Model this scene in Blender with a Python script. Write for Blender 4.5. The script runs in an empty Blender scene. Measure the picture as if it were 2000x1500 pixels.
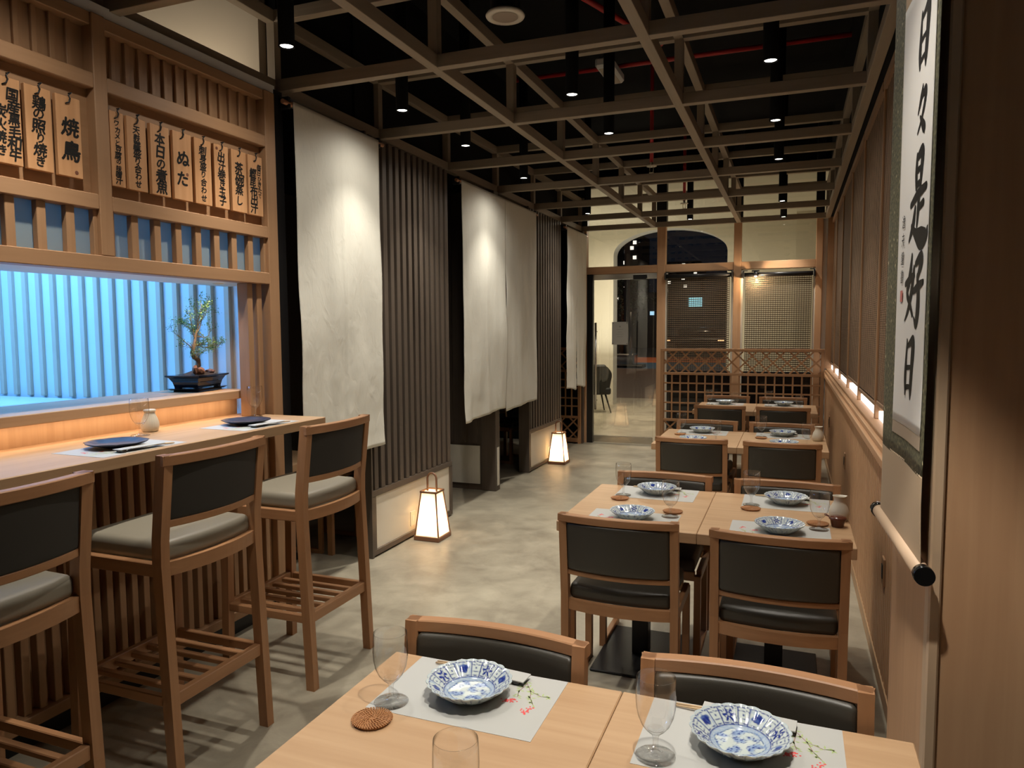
import bpy, bmesh, math, random
from mathutils import Vector, Matrix, noise
random.seed(7)
S = bpy.context.scene
C = S.collection
PI = math.pi

# ------------------------------------------------------------------ camera
F_PX = 1415.8                       # focal length in pixels of the 2000 px wide frame
CAM_H = 1.55
yaw, pitch, roll = [math.radians(a) for a in (21.143, 4.324, 0.3317)]
fwd = Vector((-math.sin(yaw)*math.cos(pitch), math.cos(yaw)*math.cos(pitch), -math.sin(pitch)))
rgt = Vector((math.cos(yaw), math.sin(yaw), 0))
dwn = fwd.cross(rgt)
r2 = math.cos(roll)*rgt + math.sin(roll)*dwn
d2 = -math.sin(roll)*rgt + math.cos(roll)*dwn
cam_data = bpy.data.cameras.new('camera')
cam_data.sensor_width = 36
cam_data.lens = F_PX/2000*36
cam_data.clip_start = 0.02
cam = bpy.data.objects.new('camera', cam_data)
cam.matrix_world = Matrix(((r2.x, -d2.x, -fwd.x, 0), (r2.y, -d2.y, -fwd.y, 0), (r2.z, -d2.z, -fwd.z, CAM_H), (0, 0, 0, 1)))
C.objects.link(cam)
S.camera = cam

# ------------------------------------------------------------------ world, view, big lights
w = bpy.data.worlds.new('night'); S.world = w; w.use_nodes = True
bg = w.node_tree.nodes['Background']
bg.inputs[0].default_value = (0.012, 0.016, 0.026, 1); bg.inputs[1].default_value = 0.35
S.view_settings.view_transform = 'Standard'
S.view_settings.look = 'None'
S.view_settings.exposure = 0.0
S.view_settings.gamma = 1.0
S.view_settings.use_curve_mapping = False
S.cycles.use_denoising = True
S.cycles.max_bounces = 8
S.cycles.diffuse_bounces = 4
S.cycles.use_adaptive_sampling = True
S.cycles.adaptive_threshold = 0.05
S.cycles.transparent_max_bounces = 24
S.cycles.sample_clamp_indirect = 6.0
S.cycles.caustics_reflective = False
S.cycles.caustics_refractive = False

WARM = (1.0, 0.93, 0.82)
def add_light(name, kind, loc, energy, color, size=0.1, size_y=None, rot=(0, 0, 0), spot=None, blend=0.4, parent=None, spread=None):
    l = bpy.data.lights.new(name, kind); l.energy = energy; l.color = color
    if kind == 'AREA':
        l.shape = 'RECTANGLE'; l.size = size; l.size_y = size_y or size
        if spread: l.spread = math.radians(spread)
    else:
        l.shadow_soft_size = size
    if kind == 'SPOT':
        l.spot_size = math.radians(spot); l.spot_blend = blend
    o = bpy.data.objects.new(name, l); o.location = loc; o.rotation_euler = rot
    if parent: o.parent = parent
    C.objects.link(o); return o
# kitchen blue strip lights (ceiling of the kitchen behind the serving hatch)
add_light('kitchen_light', 'AREA', (-4.25, 2.3, 2.70), 72, (0.12, 0.41, 1.0), 1.3, 0.5, (math.radians(32), 0, 0))
add_light('kitchen_light', 'AREA', (-4.9, 1.6, 2.4), 14, (0.12, 0.40, 1.0), 0.8, 0.8, (math.radians(65), 0, math.radians(-60)))
# added fill light above the kitchen box, no real fixture, brightens the plaster wall
add_light('plaster_fill_light', 'AREA', (-3.7, 3.0, 2.90), 5, (1.0, 0.86, 0.68), 1.6, 0.06, (math.radians(125), 0, 0))
# entrance lobby lights
add_light('lobby_light', 'AREA', (-2.6, 12.4, 3.35), 110, (1.0, 0.89, 0.70), 1.6, 1.6, (0, 0, 0))
add_light('lobby_light', 'AREA', (-3.3, 13.2, 1.0), 36, (1.0, 0.97, 0.82), 1.6, 1.6, (PI, 0, 0))

# ------------------------------------------------------------------ materials
def new_mat(name):
    m = bpy.data.materials.new(name); m.use_nodes = True
    n = m.node_tree.nodes; l = m.node_tree.links
    return m, n, l, n['Principled BSDF']
def plain(name, col, rough=0.5, metal=0.0, spec=0.5, emit=None, estr=0.0, bump=0.0, bscale=200, trans=None, sheen=0):
    m, n, l, b = new_mat(name)
    b.inputs['Base Color'].default_value = (*col, 1); b.inputs['Roughness'].default_value = rough
    b.inputs['Metallic'].default_value = metal; b.inputs['Specular IOR Level'].default_value = spec
    if emit:
        b.inputs['Emission Color'].default_value = (*emit, 1); b.inputs['Emission Strength'].default_value = estr
    if sheen: b.inputs['Sheen Weight'].default_value = sheen
    if bump:
        tc = n.new('ShaderNodeTexCoord'); t = n.new('ShaderNodeTexNoise'); t.inputs['Scale'].default_value = bscale
        t.inputs['Detail'].default_value = 4
        bp = n.new('ShaderNodeBump'); bp.inputs['Strength'].default_value = bump; bp.inputs['Distance'].default_value = 0.002
        l.new(tc.outputs['Object'], t.inputs['Vector']); l.new(t.outputs['Fac'], bp.inputs['Height']); l.new(bp.outputs['Normal'], b.inputs['Normal'])
    return m
def wood(name, c1, c2, axis=2, rough=0.45, scale=1.0, bump=0.08, spec=0.4):
    m, n, l, b = new_mat(name)
    tc = n.new('ShaderNodeTexCoord'); oi = n.new('ShaderNodeObjectInfo'); mp = n.new('ShaderNodeMapping')
    sc = [38*scale]*3; sc[axis] = 1.6*scale
    mp.inputs['Scale'].default_value = sc
    mul = n.new('ShaderNodeVectorMath'); mul.operation = 'SCALE'; mul.inputs[0].default_value = (17, 11, 23)
    l.new(oi.outputs['Random'], mul.inputs['Scale']); l.new(mul.outputs[0], mp.inputs['Location'])
    l.new(tc.outputs['Object'], mp.inputs['Vector'])
    t = n.new('ShaderNodeTexNoise'); t.inputs['Scale'].default_value = 1.0; t.inputs['Detail'].default_value = 6; t.inputs['Distortion'].default_value = 0.6
    l.new(mp.outputs[0], t.inputs['Vector'])
    mp2 = n.new('ShaderNodeMapping'); s2 = [9*scale]*3; s2[axis] = 0.8*scale; mp2.inputs['Scale'].default_value = s2
    l.new(tc.outputs['Object'], mp2.inputs['Vector']); l.new(mul.outputs[0], mp2.inputs['Location'])
    t2 = n.new('ShaderNodeTexNoise'); t2.inputs['Scale'].default_value = 1.0; t2.inputs['Detail'].default_value = 3; t2.inputs['Distortion'].default_value = 1.2
    l.new(mp2.outputs[0], t2.inputs['Vector'])
    mx = n.new('ShaderNodeMath'); mx.operation = 'MULTIPLY_ADD'; mx.inputs[1].default_value = 0.55
    ml = n.new('ShaderNodeMath'); ml.operation = 'MULTIPLY'; ml.inputs[1].default_value = 0.45
    l.new(t2.outputs['Fac'], ml.inputs[0]); l.new(t.outputs['Fac'], mx.inputs[0]); l.new(ml.outputs[0], mx.inputs[2])
    cr = n.new('ShaderNodeValToRGB')
    cr.color_ramp.elements[0].position = 0.34; cr.color_ramp.elements[0].color = (*c2, 1)
    cr.color_ramp.elements[1].position = 0.62; cr.color_ramp.elements[1].color = (*c1, 1)
    l.new(mx.outputs[0], cr.inputs['Fac']); l.new(cr.outputs['Color'], b.inputs['Base Color'])
    b.inputs['Roughness'].default_value = rough; b.inputs['Specular IOR Level'].default_value = spec
    bp = n.new('ShaderNodeBump'); bp.inputs['Strength'].default_value = bump; bp.inputs['Distance'].default_value = 0.002
    l.new(t.outputs['Fac'], bp.inputs['Height']); l.new(bp.outputs['Normal'], b.inputs['Normal'])
    return m
def wood3(name, c1, c2, **k):
    return [wood(name + s, c1, c2, a, **k) for a, s in enumerate(('_x', '_y', '_z'))]

OAK = wood3('light_oak', (0.52, 0.335, 0.19), (0.44, 0.27, 0.145), rough=0.42)
FRAME = wood3('frame_oak', (0.375, 0.215, 0.112), (0.325, 0.18, 0.09), rough=0.55)
WALLW = wood3('wall_oak', (0.60, 0.365, 0.205), (0.53, 0.31, 0.17), rough=0.5)
CHAIRW = wood3('chair_oak', (0.41, 0.21, 0.10), (0.32, 0.155, 0.07), rough=0.42)
LATW = wood3('lattice_wood', (0.44, 0.245, 0.125), (0.36, 0.19, 0.09), rough=0.5)
DARKW = wood3('dark_wood', (0.115, 0.090, 0.070), (0.085, 0.066, 0.051), rough=0.5)
BEAMW = wood3('beam_wood', (0.30, 0.24, 0.175), (0.25, 0.20, 0.145), rough=0.6)
CEDAR = wood3('plaque_cedar', (0.58, 0.31, 0.145), (0.47, 0.235, 0.10), rough=0.6)
WALNUT = wood3('lantern_wood', (0.25, 0.125, 0.07), (0.19, 0.09, 0.05), rough=0.4)
LEATHER = plain('dark_leather', (0.046, 0.041, 0.032), 0.40, bump=0.12, bscale=500, spec=0.45)
SEATL = plain('seat_leather', (0.24, 0.215, 0.165), 0.42, bump=0.12, bscale=500, spec=0.45)
FABRIC_BACK = plain('stool_back_fabric', (0.030, 0.027, 0.022), 0.85, bump=0.2, bscale=900)
BLACK = plain('black_metal', (0.012, 0.012, 0.013), 0.4, spec=0.4)
BLACKG = plain('gloss_black', (0.008, 0.008, 0.008), 0.12, spec=0.6)
LAMPB = plain('lamp_black', (0.004, 0.004, 0.004), 0.8, spec=0.08)
SLABM = plain('black_slab', (0.010, 0.010, 0.010), 0.9, spec=0.1)
CREAM = plain('cream_panel', (0.74, 0.70, 0.60), 0.6)
PLASTER = plain('beige_plaster', (0.50, 0.43, 0.33), 0.8, bump=0.05)
LOBBYW = plain('lobby_plaster', (0.66, 0.62, 0.52), 0.8)
WHITE = plain('white_paint', (0.72, 0.72, 0.70), 0.5)
PAPER = plain('paper', (0.47, 0.47, 0.45), 0.8, spec=0.2)
STEEL = plain('brushed_steel', (0.62, 0.60, 0.56), 0.22, metal=1.0)
COPPER = plain('copper_rod', (0.45, 0.22, 0.12), 0.4, metal=0.3)
INK = plain('ink', (0.012, 0.011, 0.010), 0.6, spec=0.2)
RED = plain('red_pipe', (0.50, 0.03, 0.03), 0.45)
GLAZE = plain('white_glaze', (0.62, 0.57, 0.47), 0.3)
LACQ = plain('brown_lacquer', (0.10, 0.028, 0.014), 0.18, spec=0.6)
NAVY = plain('navy_glaze', (0.030, 0.036, 0.060), 0.3, bump=0.3, bscale=60)
POTM = plain('pot_glaze', (0.012, 0.015, 0.026), 0.12, spec=0.6)
SOILM = plain('soil', (0.05, 0.032, 0.02), 0.95, bump=0.8, bscale=150)
ROCKM = plain('rock', (0.26, 0.12, 0.07), 0.8, bump=0.6, bscale=80)
BARKM = plain('bark', (0.16, 0.105, 0.06), 0.85, bump=0.8, bscale=120)
LEAFM = plain('leaf', (0.16, 0.28, 0.05), 0.6)
LEAFP = plain('printed_leaf', (0.40, 0.50, 0.22), 0.8, spec=0.2)
BERRY = plain('printed_berry', (0.75, 0.10, 0.10), 0.8, spec=0.2)
TWIGP = plain('printed_twig', (0.30, 0.16, 0.14), 0.8, spec=0.2)
BAMB = plain('chopstick_wood', (0.60, 0.42, 0.24), 0.5)
BLUESTRIP = plain('blue_paving', (0.05, 0.12, 0.22), 0.8)
ORANGE = plain('orange_paving', (0.60, 0.17, 0.06), 0.8)
BROWNP = plain('brown_paving', (0.10, 0.06, 0.045), 0.7)

def rattan_mat():
    m, n, l, b = new_mat('woven_rattan')
    tc = n.new('ShaderNodeTexCoord'); t = n.new('ShaderNodeTexNoise'); t.inputs['Scale'].default_value = 220
    cr = n.new('ShaderNodeValToRGB'); cr.color_ramp.elements[0].color = (0.22, 0.075, 0.022, 1); cr.color_ramp.elements[1].color = (0.56, 0.27, 0.10, 1)
    l.new(tc.outputs['Object'], t.inputs['Vector']); l.new(t.outputs['Fac'], cr.inputs['Fac']); l.new(cr.outputs['Color'], b.inputs['Base Color'])
    b.inputs['Roughness'].default_value = 0.6
    return m
RATTAN = rattan_mat()

def concrete_mat():
    m, n, l, b = new_mat('polished_concrete')
    tc = n.new('ShaderNodeTexCoord')
    def nz(scale, detail, dist=0.0, rough=0.55):
        t = n.new('ShaderNodeTexNoise'); t.inputs['Scale'].default_value = scale; t.inputs['Detail'].default_value = detail
        t.inputs['Distortion'].default_value = dist; t.inputs['Roughness'].default_value = rough
        l.new(tc.outputs['Object'], t.inputs['Vector']); return t
    a = nz(1.1, 8, 1.2); c = nz(6, 8, 0.6, 0.65)
    mx = n.new('ShaderNodeMath'); mx.operation = 'MULTIPLY_ADD'; mx.inputs[1].default_value = 0.6
    ml = n.new('ShaderNodeMath'); ml.operation = 'MULTIPLY'; ml.inputs[1].default_value = 0.4
    l.new(c.outputs['Fac'], ml.inputs[0]); l.new(a.outputs['Fac'], mx.inputs[0]); l.new(ml.outputs[0], mx.inputs[2])
    cr = n.new('ShaderNodeValToRGB')
    e = cr.color_ramp.elements
    e[0].position = 0.36; e[0].color = (0.225, 0.195, 0.145, 1)
    e[1].position = 0.64; e[1].color = (0.47, 0.425, 0.325, 1)
    l.new(mx.outputs[0], cr.inputs['Fac']); l.new(cr.outputs['Color'], b.inputs['Base Color'])
    rr = n.new('ShaderNodeMapRange'); rr.inputs['To Min'].default_value = 0.22; rr.inputs['To Max'].default_value = 0.5
    l.new(c.outputs['Fac'], rr.inputs['Value']); l.new(rr.outputs[0], b.inputs['Roughness'])
    b.inputs['Specular IOR Level'].default_value = 0.55
    d = nz(40, 6); bp = n.new('ShaderNodeBump'); bp.inputs['Strength'].default_value = 0.12; bp.inputs['Distance'].default_value = 0.003
    l.new(d.outputs['Fac'], bp.inputs['Height']); l.new(bp.outputs['Normal'], b.inputs['Normal'])
    return m
CONC = concrete_mat()

def linen_mat():
    m, n, l, b = new_mat('linen_cloth')
    tc = n.new('ShaderNodeTexCoord'); mp = n.new('ShaderNodeMapping'); mp.inputs['Scale'].default_value = (1, 1, 0.5)
    t = n.new('ShaderNodeTexNoise'); t.inputs['Scale'].default_value = 14; t.inputs['Detail'].default_value = 8; t.inputs['Distortion'].default_value = 1.5
    l.new(tc.outputs['Object'], mp.inputs[0]); l.new(mp.outputs[0], t.inputs['Vector'])
    t2 = n.new('ShaderNodeTexNoise'); t2.inputs['Scale'].default_value = 420; l.new(tc.outputs['Object'], t2.inputs['Vector'])
    b.inputs['Base Color'].default_value = (0.71, 0.695, 0.615, 1); b.inputs['Roughness'].default_value = 0.85; b.inputs['Specular IOR Level'].default_value = 0.15
    bp = n.new('ShaderNodeBump'); bp.inputs['Strength'].default_value = 0.35; bp.inputs['Distance'].default_value = 0.012
    bp2 = n.new('ShaderNodeBump'); bp2.inputs['Strength'].default_value = 0.1; bp2.inputs['Distance'].default_value = 0.001
    l.new(t.outputs['Fac'], bp.inputs['Height']); l.new(t2.outputs['Fac'], bp2.inputs['Height']); l.new(bp.outputs['Normal'], bp2.inputs['Normal'])
    l.new(bp2.outputs['Normal'], b.inputs['Normal'])
    return m
LINEN = linen_mat()

def glass_mat(name, base=0.05, edge=0.75, tint=(1, 1, 1), power=4.0, rough=0.0):
    """thin clear glass: see-through with a Fresnel-like mirror share"""
    m = bpy.data.materials.new(name); m.use_nodes = True
    n = m.node_tree.nodes; l = m.node_tree.links; n.clear()
    out = n.new('ShaderNodeOutputMaterial'); tr = n.new('ShaderNodeBsdfTransparent'); gl = n.new('ShaderNodeBsdfGlossy')
    tr.inputs[0].default_value = (*tint, 1); gl.inputs['Roughness'].default_value = rough
    lw = n.new('ShaderNodeLayerWeight'); lw.inputs['Blend'].default_value = 0.5
    pw = n.new('ShaderNodeMath'); pw.operation = 'POWER'; pw.inputs[1].default_value = power
    ma = n.new('ShaderNodeMath'); ma.operation = 'MULTIPLY_ADD'; ma.inputs[1].default_value = edge; ma.inputs[2].default_value = base
    mx = n.new('ShaderNodeMixShader')
    l.new(lw.outputs['Facing'], pw.inputs[0]); l.new(pw.outputs[0], ma.inputs[0]); l.new(ma.outputs[0], mx.inputs[0])
    l.new(tr.outputs[0], mx.inputs[1]); l.new(gl.outputs[0], mx.inputs[2]); l.new(mx.outputs[0], out.inputs[0])
    return m
PANE = glass_mat('window_glass', 0.085, 0.8, (0.95, 0.94, 0.91))
def goblet_mat():
    """clear drinking glass: see-through, darker and more mirror-like where the wall turns edge-on"""
    m = bpy.data.materials.new('goblet_glass'); m.use_nodes = True
    n = m.node_tree.nodes; l = m.node_tree.links; n.clear()
    out = n.new('ShaderNodeOutputMaterial'); tr = n.new('ShaderNodeBsdfTransparent'); gl = n.new('ShaderNodeBsdfGlossy'); gl.inputs['Roughness'].default_value = 0.02
    lw = n.new('ShaderNodeLayerWeight'); lw.inputs['Blend'].default_value = 0.5
    cr = n.new('ShaderNodeValToRGB'); e = cr.color_ramp.elements
    e[0].position = 0.64; e[0].color = (0.985, 0.985, 0.98, 1); e[1].position = 0.97; e[1].color = (0.34, 0.33, 0.31, 1)
    l.new(lw.outputs['Facing'], cr.inputs[0]); l.new(cr.outputs[0], tr.inputs[0])
    pw = n.new('ShaderNodeMath'); pw.operation = 'POWER'; pw.inputs[1].default_value = 3.5
    ma = n.new('ShaderNodeMath'); ma.operation = 'MULTIPLY_ADD'; ma.inputs[1].default_value = 0.6; ma.inputs[2].default_value = 0.10
    mx = n.new('ShaderNodeMixShader')
    l.new(lw.outputs['Facing'], pw.inputs[0]); l.new(pw.outputs[0], ma.inputs[0]); l.new(ma.outputs[0], mx.inputs[0])
    l.new(tr.outputs[0], mx.inputs[1]); l.new(gl.outputs[0], mx.inputs[2]); l.new(mx.outputs[0], out.inputs[0])
    return m
GOB = goblet_mat()

def translucent(name, col, tcol, mix=0.5, rough=0.8):
    m = bpy.data.materials.new(name); m.use_nodes = True
    n = m.node_tree.nodes; l = m.node_tree.links; n.clear()
    out = n.new('ShaderNodeOutputMaterial'); d = n.new('ShaderNodeBsdfDiffuse'); t = n.new('ShaderNodeBsdfTranslucent'); mx = n.new('ShaderNodeMixShader')
    d.inputs[0].default_value = (*col, 1); t.inputs[0].default_value = (*tcol, 1); mx.inputs[0].default_value = mix
    l.new(d.outputs[0], mx.inputs[1]); l.new(t.outputs[0], mx.inputs[2]); l.new(mx.outputs[0], out.inputs[0]); return m
FROST = translucent('frosted_pane', (0.40, 0.46, 0.44), (0.42, 0.46, 0.45), 0.5)
BLINDM = plain('bamboo_blind', (0.25, 0.15, 0.085), 0.7, bump=0.2, bscale=300)
BLINDG = translucent('woven_blind_slat', (0.22, 0.17, 0.115), (0.2, 0.16, 0.11), 0.3)
STRING = plain('blind_string', (0.035, 0.028, 0.022), 0.8)

def emit_mat(name, col, s):
    m = bpy.data.materials.new(name); m.use_nodes = True
    n = m.node_tree.nodes; l = m.node_tree.links; n.clear()
    out = n.new('ShaderNodeOutputMaterial'); e = n.new('ShaderNodeEmission'); e.inputs[0].default_value = (*col, 1); e.inputs[1].default_value = s
    l.new(e.outputs[0], out.inputs[0]); return m
LENS = emit_mat('lamp_lens', (1, 0.93, 0.85), 12)
SILLLED = emit_mat('led_strip', (1.0, 0.93, 0.88), 3.2)
BULB = emit_mat('warm_bulb', (1, 0.72, 0.42), 22)
def shade_mat():
    """lantern paper, lit from the bulb inside"""
    m, n, l, b = new_mat('lantern_paper')
    b.inputs['Base Color'].default_value = (0.8, 0.72, 0.58, 1); b.inputs['Roughness'].default_value = 0.9
    tr = n.new('ShaderNodeBsdfTranslucent'); tr.inputs[0].default_value = (0.95, 0.86, 0.70, 1)
    mx = n.new('ShaderNodeMixShader'); mx.inputs[0].default_value = 0.6
    out = n['Material Output']; l.new(b.outputs[0], mx.inputs[1]); l.new(tr.outputs[0], mx.inputs[2]); l.new(mx.outputs[0], out.inputs[0])
    return m
SHADE = shade_mat()

def brocade_mat():
    m, n, l, b = new_mat('green_brocade')
    tc = n.new('ShaderNodeTexCoord'); v = n.new('ShaderNodeTexVoronoi'); v.inputs['Scale'].default_value = 34
    l.new(tc.outputs['Object'], v.inputs['Vector'])
    cr = n.new('ShaderNodeValToRGB'); e = cr.color_ramp.elements
    e[0].position = 0.12; e[0].color = (0.42, 0.40, 0.28, 1); e[1].position = 0.2; e[1].color = (0.105, 0.105, 0.065, 1)
    t = n.new('ShaderNodeTexNoise'); t.inputs['Scale'].default_value = 120; l.new(tc.outputs['Object'], t.inputs['Vector'])
    cr2 = n.new('ShaderNodeValToRGB'); cr2.color_ramp.elements[0].position = 0.42; cr2.color_ramp.elements[0].color = (0.55, 0.55, 0.5, 1); cr2.color_ramp.elements[1].position = 0.6; cr2.color_ramp.elements[1].color = (1.5, 1.4, 1.2, 1)
    mm = n.new('ShaderNodeMix'); mm.data_type = 'RGBA'; mm.blend_type = 'MULTIPLY'; mm.inputs[0].default_value = 1
    l.new(v.outputs['Distance'], cr.inputs[0]); l.new(t.outputs['Fac'], cr2.inputs[0])
    l.new(cr.outputs[0], mm.inputs[6]); l.new(cr2.outputs[0], mm.inputs[7]); l.new(mm.outputs[2], b.inputs['Base Color'])
    b.inputs['Roughness'].default_value = 0.7
    return m
BROC = brocade_mat()
SCROLLC = plain('scroll_cloth', (0.50, 0.37, 0.24), 0.8)
ROLLW = plain('roller_wood', (0.62, 0.44, 0.29), 0.5)

def attr_mat(name, attr, rough):
    m, n, l, b = new_mat(name)
    a = n.new('ShaderNodeVertexColor'); a.layer_name = attr
    l.new(a.outputs[0], b.inputs['Base Color']); b.inputs['Roughness'].default_value = rough; b.inputs['Specular IOR Level'].default_value = 0.6
    return m
PORCEL = attr_mat('painted_porcelain', 'paint', 0.12)

# ------------------------------------------------------------------ mesh helpers
class B:
    def __init__(s): s.bm = bmesh.new(); s.mi = 0
    def face(s, pts, mi=None):
        f = s.bm.faces.new([s.bm.verts.new(p) for p in pts]); f.material_index = s.mi if mi is None else mi; return f
    def box(s, x0, x1, y0, y1, z0, z1, bev=0.0, seg=1):
        v = [s.bm.verts.new(p) for p in ((x0,y0,z0),(x1,y0,z0),(x1,y1,z0),(x0,y1,z0),(x0,y0,z1),(x1,y0,z1),(x1,y1,z1),(x0,y1,z1))]
        fs = [s.bm.faces.new([v[i] for i in q]) for q in ((0,3,2,1),(4,5,6,7),(0,1,5,4),(1,2,6,5),(2,3,7,6),(3,0,4,7))]
        for f in fs: f.material_index = s.mi
        if bev:
            es = list({e for f in fs for e in f.edges})
            bmesh.ops.bevel(s.bm, geom=es, offset=bev, segments=seg, affect='EDGES', profile=0.5)
        return s
    def hexa(s, bot, top):
        """bot/top: 4 points each, counter-clockwise from above"""
        v = [s.bm.verts.new(p) for p in list(bot)+list(top)]
        for q in ((0,3,2,1),(4,5,6,7),(0,1,5,4),(1,2,6,5),(2,3,7,6),(3,0,4,7)):
            f = s.bm.faces.new([v[i] for i in q]); f.material_index = s.mi
        return s
    def post(s, path, wx, wy):
        """square bar through points (mostly vertical)"""
        for a, b in zip(path[:-1], path[1:]):
            q = lambda p: [(p[0]-wx/2,p[1]-wy/2,p[2]),(p[0]+wx/2,p[1]-wy/2,p[2]),(p[0]+wx/2,p[1]+wy/2,p[2]),(p[0]-wx/2,p[1]+wy/2,p[2])]
            s.hexa(q(a), q(b))
        return s
    def hbar(s, pts, z0, z1, t, bev=0.0):
        """rail following a 2D polyline (centre line), thickness t, between heights z0 and z1"""
        n = len(pts); L = []; R = []
        for i, p in enumerate(pts):
            a = pts[max(i-1, 0)]; b = pts[min(i+1, n-1)]
            d = Vector((b[0]-a[0], b[1]-a[1])).normalized(); nn = Vector((-d.y, d.x))*t/2
            L.append((p[0]+nn.x, p[1]+nn.y)); R.append((p[0]-nn.x, p[1]-nn.y))
        rings = []
        for l_, r_ in zip(L, R):
            c = [(l_, z0), (r_, z0), (r_, z1), (l_, z1)]
            if bev:
                k = bev/t; mix = lambda a, b, f: (a[0]+(b[0]-a[0])*f, a[1]+(b[1]-a[1])*f)
                c = [(mix(l_, r_, k), z0), (mix(r_, l_, k), z0), (r_, z0+bev), (r_, z1-bev), (mix(r_, l_, k), z1), (mix(l_, r_, k), z1), (l_, z1-bev), (l_, z0+bev)]
            rings.append([s.bm.verts.new((p[0], p[1], z)) for p, z in c])
        m = len(rings[0])
        for a, b in zip(rings[:-1], rings[1:]):
            for j in range(m):
                f = s.bm.faces.new((a[j], a[(j+1) % m], b[(j+1) % m], b[j])); f.material_index = s.mi
        s.bm.faces.new(rings[0][::-1]); s.bm.faces.new(rings[-1])
        return s
    def tube(s, path, r, seg=8, caps=True):
        path = [Vector(p) for p in path]; n = len(path)
        rs = r if isinstance(r, (list, tuple)) else [r]*n
        up = None; rings = []
        for i, p in enumerate(path):
            t = (path[min(i+1, n-1)]-path[max(i-1, 0)]).normalized()
            if up is None:
                up = Vector((0, 0, 1)) if abs(t.z) < 0.9 else Vector((1, 0, 0))
            a = t.cross(up).normalized(); b = a.cross(t).normalized(); up = b
            rings.append([s.bm.verts.new(p+(a*math.cos(2*PI*k/seg)+b*math.sin(2*PI*k/seg))*rs[i]) for k in range(seg)])
        for a, b in zip(rings[:-1], rings[1:]):
            for k in range(seg):
                f = s.bm.faces.new((a[k], b[k], b[(k+1) % seg], a[(k+1) % seg])); f.material_index = s.mi; f.smooth = True
        if caps:
            for q in (rings[0], rings[-1][::-1]):
                f = s.bm.faces.new(q); f.material_index = s.mi
        return s
    def lathe(s, prof, seg=32, c=(0, 0, 0), mod=None, smooth=True):
        """prof: (r, z) list; mod(angle, i) scales radius"""
        rings = []
        for i, (r, z) in enumerate(prof):
            if r < 1e-6: rings.append([s.bm.verts.new((c[0], c[1], c[2]+z))]*seg); continue
            rings.append([s.bm.verts.new((c[0]+math.cos(2*PI*k/seg)*r*(mod(2*PI*k/seg, i) if mod else 1), c[1]+math.sin(2*PI*k/seg)*r*(mod(2*PI*k/seg, i) if mod else 1), c[2]+z)) for k in range(seg)])
        for a, b in zip(rings[:-1], rings[1:]):
            for k in range(seg):
                q = []
                for v in (a[k], a[(k+1) % seg], b[(k+1) % seg], b[k]):
                    if v not in q: q.append(v)
                if len(q) > 2:
                    f = s.bm.faces.new(q); f.material_index = s.mi; f.smooth = smooth
        return s
    def disc(s, c, r, seg=24, normal=1):
        vs = [s.bm.verts.new((c[0]+r*math.cos(2*PI*k/seg), c[1]+r*math.sin(2*PI*k/seg), c[2])) for k in range(seg)]
        f = s.bm.faces.new(vs if normal > 0 else vs[::-1]); f.material_index = s.mi; return s
    def rbox(s, sx, sy, sz, r, n=6, c=(0, 0, 0), deform=None):
        """rounded padded block"""
        h = (sx/2, sy/2, sz/2)
        def coords(hh):
            rr = min(r, hh*0.999); inner = hh-rr
            e = [rr*(1-math.cos(a)) for a in (0, PI/8, PI/4, 3*PI/8)] if False else [0, rr*0.3, rr*0.65]
            lo = [-hh+x for x in e]; mid = [-inner+2*inner*i/n for i in range(n+1)]
            return lo+mid+[-x for x in lo[::-1]]
        cs = [coords(x) for x in h]; vd = {}
        def vert(p):
            rr = [min(r, x*0.999) for x in h]
            q = [max(-h[i]+rr[i], min(h[i]-rr[i], p[i])) for i in range(3)]
            d = Vector([p[i]-q[i] for i in range(3)])
            rm = min(rr)
            if d.length > 1e-9:
                d.normalize(); o = [q[i]+d[i]*rr[i] for i in range(3)]
            else: o = list(q)
            o = Vector(o)
            if deform: o = Vector(deform(o, h))
            k = tuple(round(x, 5) for x in p)
            if k not in vd: vd[k] = s.bm.verts.new(o+Vector(c))
            return vd[k]
        for ax in range(3):
            u, v = [(1, 2), (2, 0), (0, 1)][ax]
            for sg in (-1, 1):
                for i in range(len(cs[u])-1):
                    for j in range(len(cs[v])-1):
                        q = []
                        for a, b in ((i, j), (i+1, j), (i+1, j+1), (i, j+1)):
                            p = [0, 0, 0]; p[ax] = sg*h[ax]; p[u] = cs[u][a]; p[v] = cs[v][b]; q.append(vert(p))
                        if sg < 0: q = q[::-1]
                        if len(set(q)) == 4:
                            f = s.bm.faces.new(q); f.smooth = True; f.material_index = s.mi
        return s
    def mesh(s, name, normals=False):
        if normals: bmesh.ops.recalc_face_normals(s.bm, faces=s.bm.faces)
        m = bpy.data.meshes.new(name); s.bm.to_mesh(m); s.bm.free(); return m

def link(name, mesh, mats, parent=None, loc=None, rot=None):
    o = bpy.data.objects.new(name, mesh)
    if mesh is not None and mats is not None and len(mesh.materials) == 0:
        for mt in (mats if isinstance(mats, (list, tuple)) else [mats]): mesh.materials.append(mt)
    if parent: o.parent = parent
    if loc: o.location = loc
    if rot: o.rotation_euler = rot
    C.objects.link(o); return o
def tag(o, label=None, cat=None, group=None, kind=None):
    if label: o['label'] = label
    if cat: o['category'] = cat
    if group: o['group'] = group
    if kind: o['kind'] = kind
    return o
def thing(name, label, cat, loc=(0, 0, 0), rz=0, group=None, kind=None):
    o = bpy.data.objects.new(name, None); o.location = loc; o.rotation_euler = (0, 0, rz); o.empty_display_size = 0.05
    C.objects.link(o); return tag(o, label, cat, group, kind)
def struct(name, mesh, mats, label):
    return tag(link(name, mesh, mats), label, None, None, 'structure')
def copy_tree(o, parent=None):
    c = o.copy(); C.objects.link(c); c.parent = parent
    for ch in list(o.children): copy_tree(ch, c)
    return c
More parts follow.
